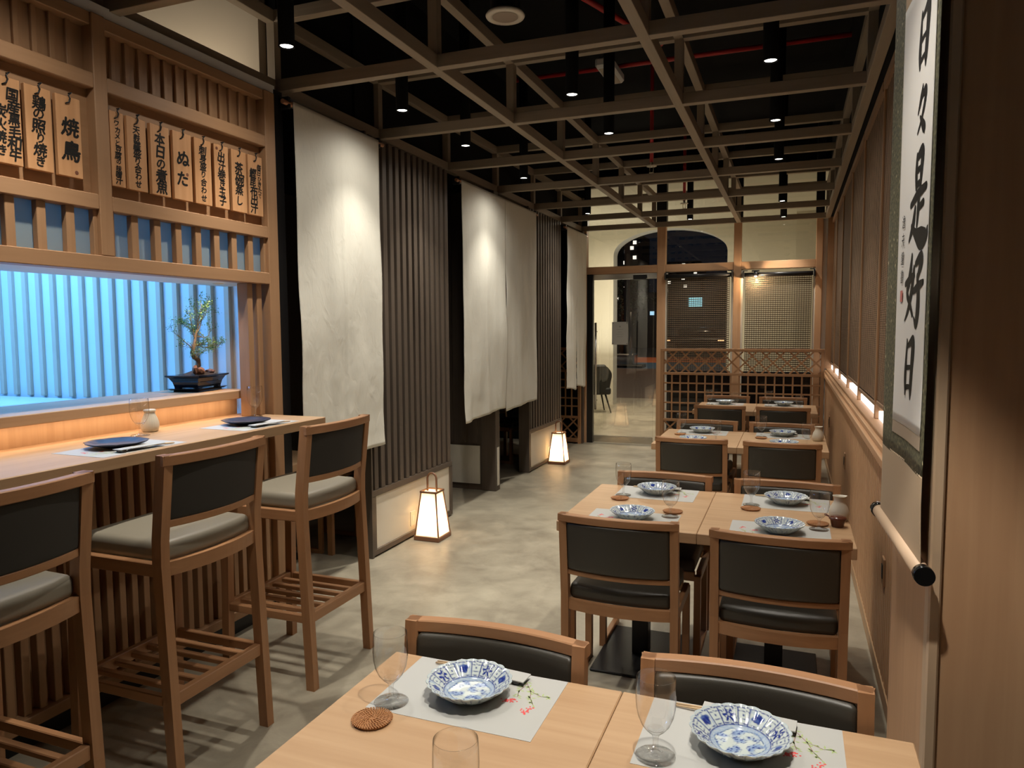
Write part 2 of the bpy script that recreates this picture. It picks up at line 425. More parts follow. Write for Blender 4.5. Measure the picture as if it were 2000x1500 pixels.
def boxm(x0, x1, y0, y1, z0, z1, bev=0.0):
    return B().box(x0, x1, y0, y1, z0, z1, bev).mesh('box')
def bx(name, x0, x1, y0, y1, z0, z1, mat, parent=None, bev=0.0):
    """box part with its origin at its base centre"""
    cx, cy = (x0+x1)/2, (y0+y1)/2
    return link(name, boxm(x0-cx, x1-cx, y0-cy, y1-cy, 0, z1-z0, bev), mat, parent, (cx, cy, z0))

# ================================================================== STRUCTURE
XL = -2.62      # plane of the left wall panels and the bar front
XR = 0.388      # plane of the right wall wainscot
YG = 9.59       # glass front
ZG = 2.85       # underside of the ceiling grid

struct('floor', boxm(-6.5, 3.0, -3.0, 16.0, -0.1, 0), CONC, 'mottled beige polished concrete floor running through the room')
struct('ceiling', boxm(-6.5, 3.0, -3.0, 9.75, 4.0, 4.1), SLABM, 'black painted ceiling slab above the timber grid')
struct('wall_back', boxm(-6.5, 3.0, -3.1, -3.0, 0, 4.0), PLASTER, 'plain beige wall behind the dining tables')
struct('wall_side', boxm(2.9, 3.0, -3.0, 1.8, 0, 4.0), PLASTER, 'plain beige side wall beyond the wood clad pier')

# ---- right wall: wainscot with slats, sill, blinds above
wr = thing('wall_right', 'oak slatted wainscot wall with ledge under bamboo blinds', None, (0, 0, 0), 0, None, 'structure')
Y0W, Y1W = 2.3, YG+0.05
bx('backing_panel', XR+0.012, XR+0.10, Y0W, Y1W, 0.0, 1.0, WALLW[2], wr)
slat_m = boxm(-0.011, 0.011, -0.017, 0.017, 0, 0.895, 0.003)
y = 2.75
while y < Y1W-0.02:
    link('slat', slat_m, WALLW[2], wr, (XR+0.003, y, 0.075)); y += 0.060
bx('baseboard', XR-0.012, XR+0.02, Y0W, Y1W, 0.0, 0.075, OAK[1], wr, 0.003)
bx('ledge_rail', XR-0.035, XR+0.03, Y0W, Y1W, 0.965, 1.005, WALLW[1], wr, 0.004)
bx('ledge_step', XR-0.018, XR+0.05, Y0W, Y1W, 1.005, 1.035, WALLW[1], wr, 0.004)
bx('window_sill', XR+0.0, XR+0.14, Y0W, Y1W, 1.035, 1.055, FRAME[1], wr, 0.003)
bx('window_backing', XR+0.12, XR+0.20, Y0W, Y1W, 1.0, 4.0, DARKW[2], wr)
bx('header', XR+0.0, XR+0.12, Y0W, Y1W, 2.86, 4.0, SLABM, wr)
led = link('sill_light_strip', boxm(-0.012, 0.012, -3.35, 3.35, 0, 0.042), SILLLED, None, (XR+0.068, 6.2, 1.056))
tag(led, 'glowing white light strip along the window sill of the right wall', 'light strip')
mull_m = B().box(0.012, 0.09, -0.016, 0.016, 0, 1.80, 0.003).mesh('mullion')
MULL = [3.27, 4.36, 5.47, 6.54, 7.66, 8.69]
for ym in MULL:
    link('mullion', mull_m, FRAME[2], wr, (XR+0.022, ym, 1.055))
bx('corner_trim', XR-0.02, XR+0.06, YG-0.07, YG-0.03, 1.055, 2.86, FRAME[2], wr)

def blind_mesh(wid, h, pitch, sh, t, gap_n, axis):
    """woven blind hanging in -z from 0; axis 'y' = runs along Y, 'x' = along X"""
    b = B(); k = int(h/pitch)
    for i in range(k):
        z = -pitch*(i+0.5); p = (-wid/2, wid/2)
        if axis == 'y': b.box(-t/2, t/2, p[0], p[1], z-sh/2, z+sh/2)
        else: b.box(p[0], p[1], -t/2, t/2, z-sh/2, z+sh/2)
    b.mi = 1
    for i in range(gap_n+1):
        u = -wid/2+wid*i/gap_n
        if axis == 'y': b.box(-t*0.9, t*0.9, u-0.0022, u+0.0022, -h, 0)
        else: b.box(u-0.0022, u+0.0022, -t*0.9, t*0.9, -h, 0)
    return b.mesh('blind')
ORD = ['nearest the hanging scroll', 'second along from the scroll', 'third along from the scroll', 'fourth along from the scroll', 'fifth along from the scroll', 'nearest the glass front']
edges = MULL+[YG-0.03]
bl_cache = {}
for i in range(len(edges)-1):
    wd = edges[i+1]-edges[i]-0.036; cy = (edges[i]+edges[i+1])/2
    t = thing('bamboo_blind', 'dark brown bamboo roll blind on right wall, '+ORD[i], 'blind', (XR+0.048, cy, 2.84), 0, 'bamboo blinds on the right wall')
    link('head_rail', boxm(-0.02, 0.02, -wd/2, wd/2, -0.05, 0), BLINDM, t)
    hh = 1.642 + (0.010 if i % 2 else -0.008)
    key = round(wd, 2)
    o = link('woven_slats', blind_mesh(wd, hh, 0.012, 0.0105, 0.003, max(6, int(wd/0.06)), 'y'), [BLINDM, STRING], t, (0, 0, -0.05)); tag(o, kind='stuff')
    link('bottom_bar', boxm(-0.008, 0.008, -wd/2, wd/2, -0.022, 0, 0.003), BLINDM, t, (0, 0, -hh-0.05))
for yy, zz in ((8.2, 0.57), (5.78, 0.575), (3.33, 0.53)):
    k = thing('wall_socket', {8.2: 'small socket plate on slatted wainscot by the last row', 5.78: 'small socket plate on slatted wainscot by the third row', 3.33: 'small socket plate on wainscot beside the scroll pier'}[yy], 'socket', (XR-0.012, yy, zz), 0, 'wall sockets')
    pl_ = link('plate', boxm(-0.004, 0.004, -0.035, 0.035, -0.058, 0.058, 0.002), FRAME[2], k)
    link('socket_insert', boxm(-0.004, 0.004, -0.018, 0.018, -0.03, 0.03, 0.002), BLACK, pl_, (-0.003, 0, 0))

# ---- wood clad pier carrying the scroll
pr = thing('wall_pier', 'oak veneered pier with pale corner strip beside the front table', None, (0, 0, 0), 0, None, 'structure')
XP = 0.290
bx('side_panel', XP, XP+0.30, 1.79, 2.36, 0.0, 3.98, WALLW[2], pr)
bx('front_panel', XP+0.021, 2.95, 1.765, 1.80, 0.0, 3.98, WALLW[2], pr)
bx('corner_strip', XP-0.003, XP+0.021, 1.752, 1.80, 0.0, 3.98, wood('pale_strip', (0.62, 0.45, 0.30), (0.56, 0.40, 0.26), 2), pr, 0.004)

# ---- glass front
gw = thing('wall_far', 'oak framed glass front with transom at the entrance', None, (0, 0, 0), 0, None, 'structure')
MX = [(-2.70, -2.60), (-1.66, -1.55), (-0.708, -0.616), (0.241, 0.316)]
for a, b_ in MX:
    bx('mullion', a, b_, YG-0.06, YG+0.04, 0.0, ZG+0.02, WALLW[2], gw, 0.004)
    bx('upper_post', a-0.01, b_+0.01, YG-0.06, YG+0.04, ZG+0.02, 4.0, BLACK, gw)
for (a, b_), (c, d) in zip(MX[:-1], MX[1:]):
    bx('transom', b_, c, YG-0.055, YG+0.035, 2.275, 2.372, WALLW[0], gw, 0.004)
    pane_m = None
    link('upper_pane', boxm(b_-c if False else 0, c-b_, -0.004, 0.004, 0, 3.95-2.372), PANE, gw, (b_, YG, 2.372))
for (a, b_), (c, d) in list(zip(MX[:-1], MX[1:]))[1:]:
    link('lower_pane', boxm(0, c-b_, -0.004, 0.004, 0, 2.275-1.0), PANE, gw, (b_, YG, 1.0))
    bx('spandrel_panel', b_, c, YG-0.02, YG+0.03, 0, 1.0, BLACKG, gw)
    for xx in (b_+0.012, c-0.012):
        bx('pale_stop', xx-0.012, xx+0.012, YG-0.045, YG-0.015, 0.02, 2.275, CREAM, gw)
bx('side_plaster', 0.318, XR+0.02, YG-0.02, YG+0.06, 0, ZG, WHITE, gw)

# ---- glass door in the front
d = thing('door_1', 'clear glass entrance door with tall steel pull handle', None, (0, 0, 0), 0, None, 'structure')
bx('door_jamb', -2.60, -2.52, YG-0.05, YG+0.03, 0, 2.275, BLACK, d)
link('glass_leaf', boxm(0, 0.80, -0.006, 0.006, 0, 2.11), PANE, d, (-2.51, YG, 0.10))
link('side_glass', boxm(0, 0.05, -0.006, 0.006, 0, 2.25), PANE, d, (-1.71, YG, 0.02))
bx('bottom_rail', -2.51, -1.71, YG-0.02, YG+0.02, 0.01, 0.10, STEEL, d, 0.003)
bx('top_rail', -2.52, -1.66, YG-0.025, YG+0.025, 2.20, 2.275, STEEL, d, 0.003)
bx('door_closer', -1.97, -1.80, YG-0.07, YG-0.03, 2.19, 2.25, BLACK, d, 0.004)
hb = B(); hb.tube([(0, 0, 0.0), (0, 0, 1.17)], 0.016, 12)
hb.tube([(0, 0, 0.12), (0, 0.07, 0.12)], 0.009, 8); hb.tube([(0, 0, 1.05), (0, 0.07, 1.05)], 0.009, 8)
link('pull_handle', hb.mesh('handle'), STEEL, d, (-2.47, YG-0.075, 0.46))

# ---- left side: partition walls of dark slats over a cream dado
dsl_m = boxm(-0.060, 0.022, -0.025, 0.025, 0, 2.36, 0.003)
def slat_wall(name, y0, y1, label, n):
    t = thing(name, label, None, (0, 0, 0), 0, None, 'structure')
    bx('core_panel', XL-0.115, XL-0.082, y0+0.004, y1-0.004, 0.02, 3.9, SLABM, t)
    # dado
    bx('dado_panel', XL-0.082, XL-0.012, y0+0.04, y1-0.04, 0.05, 0.42, CREAM, t)
    bx('dado_rail', XL-0.05, XL, y0, y1, 0.42, 0.465, DARKW[1], t, 0.003)
    bx('dado_rail', XL-0.05, XL, y0, y1, 0.012, 0.052, DARKW[1], t, 0.003)
    bx('dado_stile', XL-0.05, XL, y0, y0+0.04, 0.052, 0.42, DARKW[2], t)
    bx('dado_stile', XL-0.05, XL, y1-0.04, y1, 0.052, 0.42, DARKW[2], t)
    bx('end_board', XL-0.12, XL-0.0, y0-0.014, y0+0.004, 0.0, 2.84, DARKW[2], t)
    p = (y1-y0-0.02)/n
    for i in range(n):
        link('slat', dsl_m, DARKW[2], t, (XL-0.022, y0+0.01+p*(i+0.5), 0.467))
    return t
slat_wall('wall_left', 4.16, 5.385, 'dark brown slatted wall panel with cream dado between first and second curtains', 14)
slat_wall('wall_left', 7.295, 8.46, 'dark brown slatted wall panel with cream dado before the third curtain', 13)
# short partition between the two booths, seen under the second curtain
t = thing('wall_partition', 'short dark partition with cream dado seen below the second curtain', None, (0, 0, 0), 0, None, 'structure')
bx('end_post', XL-0.15, XL-0.0, 6.335, 6.44, 0.0, 2.84, DARKW[2], t, 0.004)
bx('end_inset', XL-0.004, XL+0.004, 6.365, 6.415, 0.05, 0.42, CREAM, t)
bx('partition_core', -4.6, XL-0.15, 6.35, 6.43, 0.0, 2.84, DARKW[2], t)
bx('dado_panel', -4.6, XL-0.17, 6.335, 6.352, 0.06, 0.43, CREAM, t)
for i in range(14):
    bx('slat', -4.55+i*0.13, -4.50+i*0.13, 6.325, 6.35, 0.46, 2.84, DARKW[2], t)
# booth shell
struct('wall_booth', boxm(-4.75, -4.65, 3.42, YG, 0, 3.9), DARKW[2], 'dark back wall of the private booths behind the curtains')
struct('wall_upper', boxm(XL-0.16, XL-0.10, 3.42, YG, 2.86, 4.0), SLABM, 'black wall above the curtains and slatted panels')
bx('wall_plaster', -5.6, -2.79, 3.36, 3.42, 2.0, 3.95, PLASTER); tag(bpy.data.objects['wall_plaster'], 'cream plaster wall above the bar screen', None, None, 'structure')
bx('trim_1', XL-0.06, XL-0.005, 3.27, 3.335, 0.0, 2.84, BLACK); tag(bpy.data.objects['trim_1'], 'black upright between bar screen and first curtain', None, None, 'structure')
bx('trim_2', XL-0.06, XL-0.005, 9.42, 9.5, 0.0, 2.84, DARKW[2]); tag(bpy.data.objects['trim_2'], 'dark upright between third curtain and glass front', None, None, 'structure')

struct('ceiling_booth', boxm(-4.75, XL-0.16, 3.42, YG, 2.88, 2.92), SLABM, 'black ceiling over the private booths')
struct('wall_booth_end', boxm(-4.75, -2.70, YG-0.06, YG+0.04, 0, 3.9), SLABM, 'dark end wall of the last booth beside the entrance')
struct('trim_3', boxm(-4.3, 1.3, YG+0.06, YG+0.14, 3.56, 4.1), SLABM, 'black fascia above the glass front')
# ---- kitchen behind the serving hatch
KSLAT = wood('pale_slat', (0.66, 0.50, 0.36), (0.58, 0.43, 0.30), 2)
kw = thing('wall_kitchen', 'white kitchen wall with vertical wood slats lit in blue', None, (0, 0, 0), 0, None, 'structure')
YK = 3.28
bx('wall_face', -5.6, -2.72, YK, YK+0.08, 0.0, 2.85, WHITE, kw)
ksl = boxm(-0.018, 0.018, -0.022, 0, 0, 1.62, 0.002)
for i in range(22):
    link('slat', ksl, KSLAT, kw, (-2.86-0.127*i, YK, 1.14))
struct('wall_kitchen_side', boxm(-5.7, -5.6, -1.0, YK+0.08, 0, 2.85), WHITE, 'white side wall of the kitchen')
struct('ceiling_kitchen', boxm(-5.6, -2.63, -1.0, YK, 2.785, 2.86), WHITE, 'white kitchen ceiling')
kc = thing('kitchen_worktop', 'pale kitchen worktop behind the serving ledge under the slatted wall', 'worktop', (0, 0, 0))
bx('top', -5.5, -3.12, 0.3, YK-0.036, 1.09, 1.13, WHITE, kc, 0.004)
bx('cabinet', -5.45, -3.16, 0.35, YK-0.04, 0.0, 1.09, WHITE, kc)
bx('raised_tray', -4.7, -4.0, 2.1, 2.9, 1.13, 1.15, WHITE, kc, 0.004)

# ---- lobby and street beyond the glass
lb = thing('wall_lobby', 'lobby front wall with a large white edged arch', None, (0, 0, 0), 0, None, 'structure')
YA = 14.5; AX0, AX1, ZS, ZPk = -3.40, -1.19, 3.02, 3.50
b = B(); N = 28
acx = (AX0+AX1)/2; hw = (AX1-AX0)/2
arc = [(acx+hw*math.cos(PI-PI*i/N), ZS+(ZPk-ZS)*math.sin(PI*i/N)) for i in range(N+1)]
for yy, sg in ((YA, 1), (YA+0.35, -1)):
    for (x0, z0), (x1, z1) in zip(arc[:-1], arc[1:]):
        q = [(x0, yy, z0), (x1, yy, z1), (x1, yy, 3.9), (x0, yy, 3.9)]; b.face(q if sg > 0 else q[::-1])
    for xa, xb in ((-6.0, AX0), (AX1, 0.03)):
        q = [(xa, yy, 0), (xb, yy, 0), (xb, yy, 3.9), (xa, yy, 3.9)]; b.face(q if sg > 0 else q[::-1])
link('arch_wall', b.mesh('arch'), LOBBYW, lb)
b = B()
path = [(AX0, 0)]+arc+[(AX1, 0)]
for (x0, z0), (x1, z1) in zip(path[:-1], path[1:]):
    b.face([(x0, YA, z0), (x0, YA+0.35, z0), (x1, YA+0.35, z1), (x1, YA, z1)])
link('arch_reveal', b.mesh('reveal'), WHITE, lb)
bx('lobby_side_wall', -4.3, -4.2, YG+0.1, YA, 0, 3.6, LOBBYW, lb)
bx('lobby_pier', 0.02, 1.2, 13.7, 14.6, 0, 3.9, LOBBYW, lb)
bx('lobby_right_wall', 1.2, 1.3, YG, 14.6, 0, 3.9, LOBBYW, lb)
struct('ceiling_lobby', boxm(-4.3, 1.3, YG+0.06, YA+0.35, 3.56, 3.66), LOBBYW, 'pale lobby ceiling seen through the glass')
struct('street_pavement', boxm(-30, 30, 16.0, 28, -0.1, 0.0), BROWNP, 'dark brown street paving outside the arch')
struct('street_blue_lane', boxm(-30, 30, 28, 33, -0.1, 0.0), BLUESTRIP, 'blue lane across the street outside')
struct('street_orange_lane', boxm(-30, 30, 33, 39, -0.1, 0.0), ORANGE, 'orange lane across the street outside')
struct('street_road', boxm(-60, 60, 39, 90, -0.1, 0.0), plain('asphalt', (0.03, 0.03, 0.03), 0.8), 'dark asphalt road beyond the lanes')

# ================================================================== CEILING GRID
cg = thing('ceiling_grid', 'two layer dark timber ceiling grid with upright spacer posts', 'ceiling grid', (0, 0, ZG))
LX = [-2.69, -1.704, -0.652, 0.365]
BY = [1.23, 2.295, 3.36, 4.425, 5.49, 6.55, 7.61, 8.60, 9.53]
ZU = 3.22
for zb in (ZG, ZU):
    for x in LX:
        link('long_beam', boxm(-0.026, 0.026, 0.2, 9.53, 0, 0.066, 0.002), BEAMW[1], cg, (x, 0, zb-ZG))
    for y in BY:
        link('cross_beam', boxm(-2.69, 0.365, -0.026, 0.026, 0, 0.064, 0.002), BEAMW[0], cg, (0, y, zb-ZG+0.001))
post_m = boxm(-0.025, 0.025, -0.025, 0.025, 0.064, ZU-ZG, 0)
for x in LX:
    for y in BY:
        link('spacer_post', post_m, BEAMW[2], cg, (x, y, 0))

# ================================================================== DOWNLIGHTS
dl_body = B(); dl_body.lathe([(0.0, 0.012), (0.030, 0.012), (0.034, 0.0), (0.037, 0.0), (0.037, 1.148), (0.0, 1.148)], 24)
dl_body = dl_body.mesh('downlight_body', True)
dl_lens = B().disc((0, 0, 0.006), 0.029, 20, -1).mesh('downlight_lens')
def downlight(x, y, label, energy, spot=82, blend=0.7, aim=(0, 0), spill=True):
    t = thing('pendant_downlight', label, 'downlight', (x, y, ZG), 0, 'black pendant downlights')
    link('body', dl_body, LAMPB, t)
    link('lens', dl_lens, LENS, t)
    add_light('lamp', 'SPOT', (0, 0, -0.012), energy, WARM, 0.028, None, (aim[0], aim[1], 0), spot, blend, t)
    if spill: add_light('lamp_spill', 'SPOT', (0, 0, -0.012), energy*SPILL, WARM, 0.028, None, (0, 0, 0), 160, 1.0, t)
EL, EM, ER, SPILL = 78, 44, 42, 0.22
for i, y in enumerate((1.78, 2.84, 3.90, 4.80, 6.0, 8.1)):
    downlight(-2.2, y, 'black cylinder downlight in the ceiling row along the curtains, %s from front' % ['first', 'second', 'third', 'fourth', 'fifth', 'sixth'][i], EL, 88, 1.0)
for i, y in enumerate((1.78, 4.0, 4.87, 9.0)):
    downlight(-1.178, y, 'black cylinder downlight in the middle ceiling row over the aisle, %s from front' % ['first', 'second', 'third', 'fourth', 'fifth', 'sixth'][i], EM)
for i, y in enumerate((1.05, 1.78, 2.84, 3.87, 4.97, 6.1, 8.1, 9.25)):
    downlight(-0.13, y, 'black cylinder downlight in the ceiling row over the tables, %s from front' % ['first', 'second', 'third', 'fourth', 'fifth', 'sixth', 'seventh', 'eighth'][i], (128, 40)[i] if i < 2 else ER, spot=64 if i == 0 else 82, blend=0.3 if i == 0 else 0.7, spill=i > 0)

# ================================================================== CEILING SERVICES
t = thing('ceiling_speaker', 'white round ceiling speaker hanging above the grid', 'speaker', (-1.28, 3.25, 3.0))
b = B(); b.lathe([(0.0, 0.0), (0.062, 0.0), (0.066, -0.004), (0.088, -0.004), (0.092, 0.004), (0.085, 0.014), (0.0, 0.014)], 32); link('bezel', b.mesh('sp', True), CREAM, t)
b = B(); b.lathe([(0.0, -0.005), (0.06, -0.003)], 32); link('grille', b.mesh('gr', True), plain('speaker_grille', (0.36, 0.30, 0.24), 0.7), t)
b = B(); b.lathe([(0.07, 0.014), (0.07, 0.12), (0.0, 0.12)], 24); link('can', b.mesh('can', True), BLACK, t)
b = B(); b.tube([(0.03, 0, 0.12), (0.03, 0, 0.99)], 0.003, 6); b.tube([(-0.03, 0, 0.12), (-0.03, 0, 0.99)], 0.003, 6); link('hanger', b.mesh('hg'), BLACK, t)
t = thing('emergency_light', 'white framed rectangular emergency lamp high above the grid', 'emergency light', (-1.53, 6.36, 3.74), 0.0)
link('frame', boxm(-0.075, 0.075, -0.24, 0.24, 0, 0.09, 0.02), WHITE, t); link('diffuser', boxm(-0.05, 0.05, -0.2, 0.2, -0.006, 0.01, 0.004), PLASTER, t)
for nm, y, z in (('above the third row of tables', 6.62, 2.97), ('nearer the entrance above the last row', 8.72, 2.97)):
    t = thing('fire_sprinkler', 'red sprinkler drop pipe with pale head '+nm, 'sprinkler', (-1.21, y, z), 0, 'fire sprinklers')
    b = B(); b.tube([(0, 0, 0.06), (0, 0, 0.98)], 0.017, 10); link('drop_pipe', b.mesh('p'), RED, t)
    b = B(); b.lathe([(0, 0.062), (0.012, 0.062), (0.012, 0.035), (0.045, 0.030), (0.045, 0.024), (0.0, 0.024)], 20)
    b.tube([(0.012, 0, 0.03), (0.017, 0, 0.0), (0.012, 0, -0.03)], 0.003, 6); b.tube([(-0.012, 0, 0.03), (-0.017, 0, 0.0), (-0.012, 0, -0.03)], 0.003, 6)
    b.lathe([(0, -0.03), (0.022, -0.03), (0.022, -0.034), (0, -0.034)], 16); link('sprinkler_head', b.mesh('h', True), CREAM, t)
b = B(); b.tube([(-2.5, 0, 0), (0.6, 0, 0)], 0.02, 10); tag(link('red_pipe', b.mesh('rp'), RED, None, (0, 6.555, 3.88)), 'red fire pipe crossing the black ceiling from side to side', 'pipe')
b = B(); b.tube([(0, 0, 0), (0, 1.2, 0)], 0.022, 10); tag(link('red_pipe', b.mesh('rp2'), RED, None, (-1.45, 5.0, 3.86), (0, 0, -0.34)), 'red fire pipe running lengthwise above the ceiling speaker', 'pipe')

# ================================================================== BAR SCREEN AND PLAQUES
sc = thing('menu_screen', 'oak timber screen above the bar hatch with lattice rows', 'screen', (XL, 2.2, 0))
def sbx(name, x0, x1, y0, y1, z0, z1, mat, bev=0.003): return bx(name, x0, x1, y0-2.2, y1-2.2, z0, z1, mat, sc, bev)
YS0, YS1 = 0.9, 3.25
for a, b_, z0 in ((0.92, 0.99, 0.0), (2.165, 2.226, 1.857), (3.172, 3.250, 0.0)):
    sbx('post', -0.07, 0.012, a, b_, z0, 2.81, FRAME[2])
for y0, y1 in ((0.99, 2.165), (2.226, 3.172)):
    sbx('rail', -0.05, 0.004, y0, y1, 2.76, 2.81, FRAME[1])
    sbx('rail', -0.05, 0.010, y0, y1, 2.515, 2.574, FRAME[1])
    sbx('rail', -0.05, 0.010, y0, y1, 2.040, 2.100, FRAME[1])
    sbx('board_panel', -0.055, -0.035, y0, y1, 2.10, 2.515, FRAME[1], 0)
    sbx('lattice_backing', -0.055, -0.045, y0, y1, 2.574, 2.76, FRAME[2], 0)
    n = int(round((y1-y0)/0.0675)); p = (y1-y0)/n
    for i in range(n):
        if 0 < i: sbx('lattice_slat', -0.045, -0.030, y0+p*i-0.010, y0+p*i+0.010, 2.574, 2.76, FRAME[2], 0.002)
    m = int(round((y1-y0)/0.1165)); q = (y1-y0)/m
    for i in range(m+1):
        yy = y0+q*i
        a, b_ = max(yy-0.018, y0), min(yy+0.018, y1)
        sbx('vent_post', -0.034, -0.006, a, b_, 1.857, 2.04, FRAME[2], 0.002)
        if i < m: sbx('frosted_pane', -0.044, -0.038, yy+0.0, yy+q, 1.857, 2.04, FROST, 0)
sbx('sill_rail', -0.07, 0.012, 0.99, 3.172, 1.797, 1.857, FRAME[1])
sbx('soffit', -0.36, -0.066, 0.99, 3.24, 1.797, 1.85, CREAM, 0)
for a in (3.035, 3.105):
    sbx('jamb_post', -0.09, -0.02, a, a+0.038, 1.10, 1.797, FRAME[2])

def text_mesh(chars, size, bold=0.012, shear=0.12):
    """list of (char, u, v, scale) -> flat mesh in local (u right, v up)"""
    bm = bmesh.new()
    for ch, u, v, s in chars:
        c = bpy.data.curves.new('t', 'FONT'); c.body = ch; c.size = size*s; c.align_x = 'CENTER'; c.align_y = 'CENTER'
        c.shear = shear; c.resolution_u = 2
        o = bpy.data.objects.new('t', c); C.objects.link(o)
        dg = bpy.context.evaluated_depsgraph_get(); dg.update()
        m = bpy.data.meshes.new_from_object(o.evaluated_get(dg))
        xs = [p.co.x for p in m.vertices]; ys = [p.co.y for p in m.vertices]
        if xs:
            ox = (min(xs)+max(xs))/2; oy = (min(ys)+max(ys))/2
            k = bold*size*s
            for q, (dx, dy) in enumerate(((-k, 0), (k, 0), (0, -k), (0, k)) if bold else ((0, 0),)):
                m2 = m.copy(); m2.transform(Matrix.Translation((u-ox+dx, v-oy+dy, 0.00005*q))); bm.from_mesh(m2); bpy.data.meshes.remove(m2)
        bpy.data.objects.remove(o); bpy.data.curves.remove(c); bpy.data.meshes.remove(m)
    out = bpy.data.meshes.new('lettering'); bm.to_mesh(out); bm.free()
    return out
def column(txt, u, top, bot, size, var=0.12, rnd=random.Random(3)):
    n = len(txt); st = (top-bot)/n; out = []
    for i, ch in enumerate(txt):
        kana = ord(ch) < 0x3100
        s = (0.86 if kana else 1.0)*(1+rnd.uniform(-var, var))
        out.append((ch, u+rnd.uniform(-0.06, 0.06)*size, top-st*(i+0.5)+rnd.uniform(-0.04, 0.04)*size, s))
    return out
PL = [
    (1.765, 1.868, [('国産黒毛和牛', 0.022, 0.050), ('炭火焼き', -0.026, 0.044)], 'cedar menu plaque with two columns of brush writing, leftmost in view'),
    (1.884, 1.985, [('鶏の照り焼き', 0, 0.058)], 'cedar menu plaque with one column of six characters left of the middle post'),
    (2.004, 2.106, [('焼鳥', 0, 0.066)], 'cedar menu plaque with two spaced characters just left of the middle post'),
    (2.238, 2.303, [('ワカメと豆腐の味噌汁', 0, 0.044)], 'cedar menu plaque with a ten character column just right of the middle post'),
    (2.318, 2.415, [('天麩羅盛り合わせ', 0, 0.052)], 'cedar menu plaque with an eight character column, second right of the middle post'),
    (2.437, 2.540, [('本日の煮魚', 0, 0.062)], 'cedar menu plaque with five bold characters, third right of the middle post'),
    (2.560, 2.668, [('ぬた', 0, 0.085)], 'cedar menu plaque with two large kana and a dark knot'),
    (2.686, 2.790, [('刺身盛り合わせ', 0, 0.058)], 'cedar menu plaque with a seven character column, fifth right of the middle post'),
    (2.810, 2.905, [('出汁巻き玉子', 0, 0.058)], 'cedar menu plaque with six characters and a knot, third from the corner post'),
    (2.926, 3.030, [('茶碗蒸し', 0, 0.070)], 'cedar menu plaque with four characters, second from the corner post'),
    (3.045, 3.150, [('鰹昆布出汁', -0.018, 0.056), ('毎日ひきたて', 0.028, 0.040)], 'cedar menu plaque with a large and a small column beside the corner post'),
]
KNOT = plain('cedar_knot', (0.17, 0.06, 0.03), 0.6)
for k, (y0, y1, cols, lab) in enumerate(PL):
    zt, zb = 2.452, 2.148
    t = thing('menu_plaque', lab, 'menu plaque', (XL-0.008, (y0+y1)/2, zb), 0, 'hanging wooden menu plaques')
    hw = (y1-y0)/2; hh = zt-zb
    bd = link('board', boxm(-0.009, 0.009, -hw, hw, 0, hh, 0.0015), CEDAR[2], t, (0, 0, 0))
    chars = []
    top = hh-0.045
    for txt, u, size in cols:
        n = len(txt)
        if n == 2: a, b_ = hh-0.07, 0.05
        elif n <= 4: a, b_ = hh-0.06, 0.03
        else: a, b_ = hh-0.035, 0.012
        if txt == '炭火焼き': a, b_ = hh-0.10, 0.02
        if txt == '毎日ひきたて': a, b_ = hh-0.04, 0.09
        if txt == '鰹昆布出汁': a, b_ = hh-0.07, 0.012
        sz = min(size*1.12, (a-b_)/n*1.2)
        chars += [(c, u_, v_, s_*sz/0.05) for c, u_, v_, s_ in column(txt, u, a, b_, sz)]
    m = text_mesh(chars, 0.05, 0.03)
    m.transform(Matrix(((0, 0, 1, 0.0098), (1, 0, 0, 0), (0, 1, 0, 0), (0, 0, 0, 1))))
    link('lettering', m, INK, bd)
    b = B(); b.tube([(0.010, -0.012, hh-0.030), (0.014, 0.0, hh-0.022), (0.012, 0.008, hh-0.006), (0.012, 0.002, hh+0.004), (0.012, 0.012, hh+0.016)], 0.003, 6)
    b.tube([(0.0, 0.010, hh+0.015), (0.016, 0.012, hh+0.016)], 0.0025, 6); link('hook', b.mesh('hook'), BLACK, t)
    if k in (6, 8, 2):
        b = B(); b.lathe([(0, 0.0005), (0.006, 0.0003), (0.008, 0)], 14); mk = b.mesh('knot'); mk.transform(Matrix(((0, 0, 1, 0.0095), (1, 0, 0, hw*0.45 if k != 8 else -hw*0.6), (0, 1, 0, 0.12 if k == 6 else (hh-0.02 if k == 8 else 0.02)), (0, 0, 0, 1)))); link('knot', mk, KNOT, bd)

# ================================================================== BAR COUNTER
bc = thing('bar_counter', 'long pale oak bar counter with slatted front', 'bar counter', (XL, 2.2, 0))
def cbx(name, x0, x1, y0, y1, z0, z1, mat, bev=0.003): return bx(name, x0-XL, x1-XL, y0-2.2, y1-2.2, z0, z1, mat, bc, bev)
cbx('counter_top', -2.815, -2.26, 0.2, 3.15, 1.055, 1.10, OAK[1], 0.003)
cbx('backsplash', -2.835, -2.812, 0.2, 3.12, 1.10, 1.192, OAK[2], 0)
cbx('front_panel', -2.67, -2.645, 0.2, 3.165, 0.09, 1.055, FRAME[2], 0)
cbx('kick_base', -2.70, -2.63, 0.2, 3.165, 0.0, 0.09, BLACK, 0)
cbx('base_rail', -2.648, -2.585, 0.2, 3.165, 0.09, 0.135, FRAME[1])
cs_m = boxm(-0.018, 0.018, -0.015, 0.015, 0, 0.92, 0.002)
y = 0.25
while y < 3.15:
    link('slat', cs_m, FRAME[2], bc, (-2.625-XL, y-2.2, 0.135)); y += 0.0605
lg = thing('serving_ledge', 'raised oak serving ledge running behind the bar counter', 'ledge', (-2.9, 2.2, 1.192))
link('ledge_board', boxm(-0.22, 0.175, -2.0, 0.93, 0, 0.043, 0.003), OAK[1], lg)
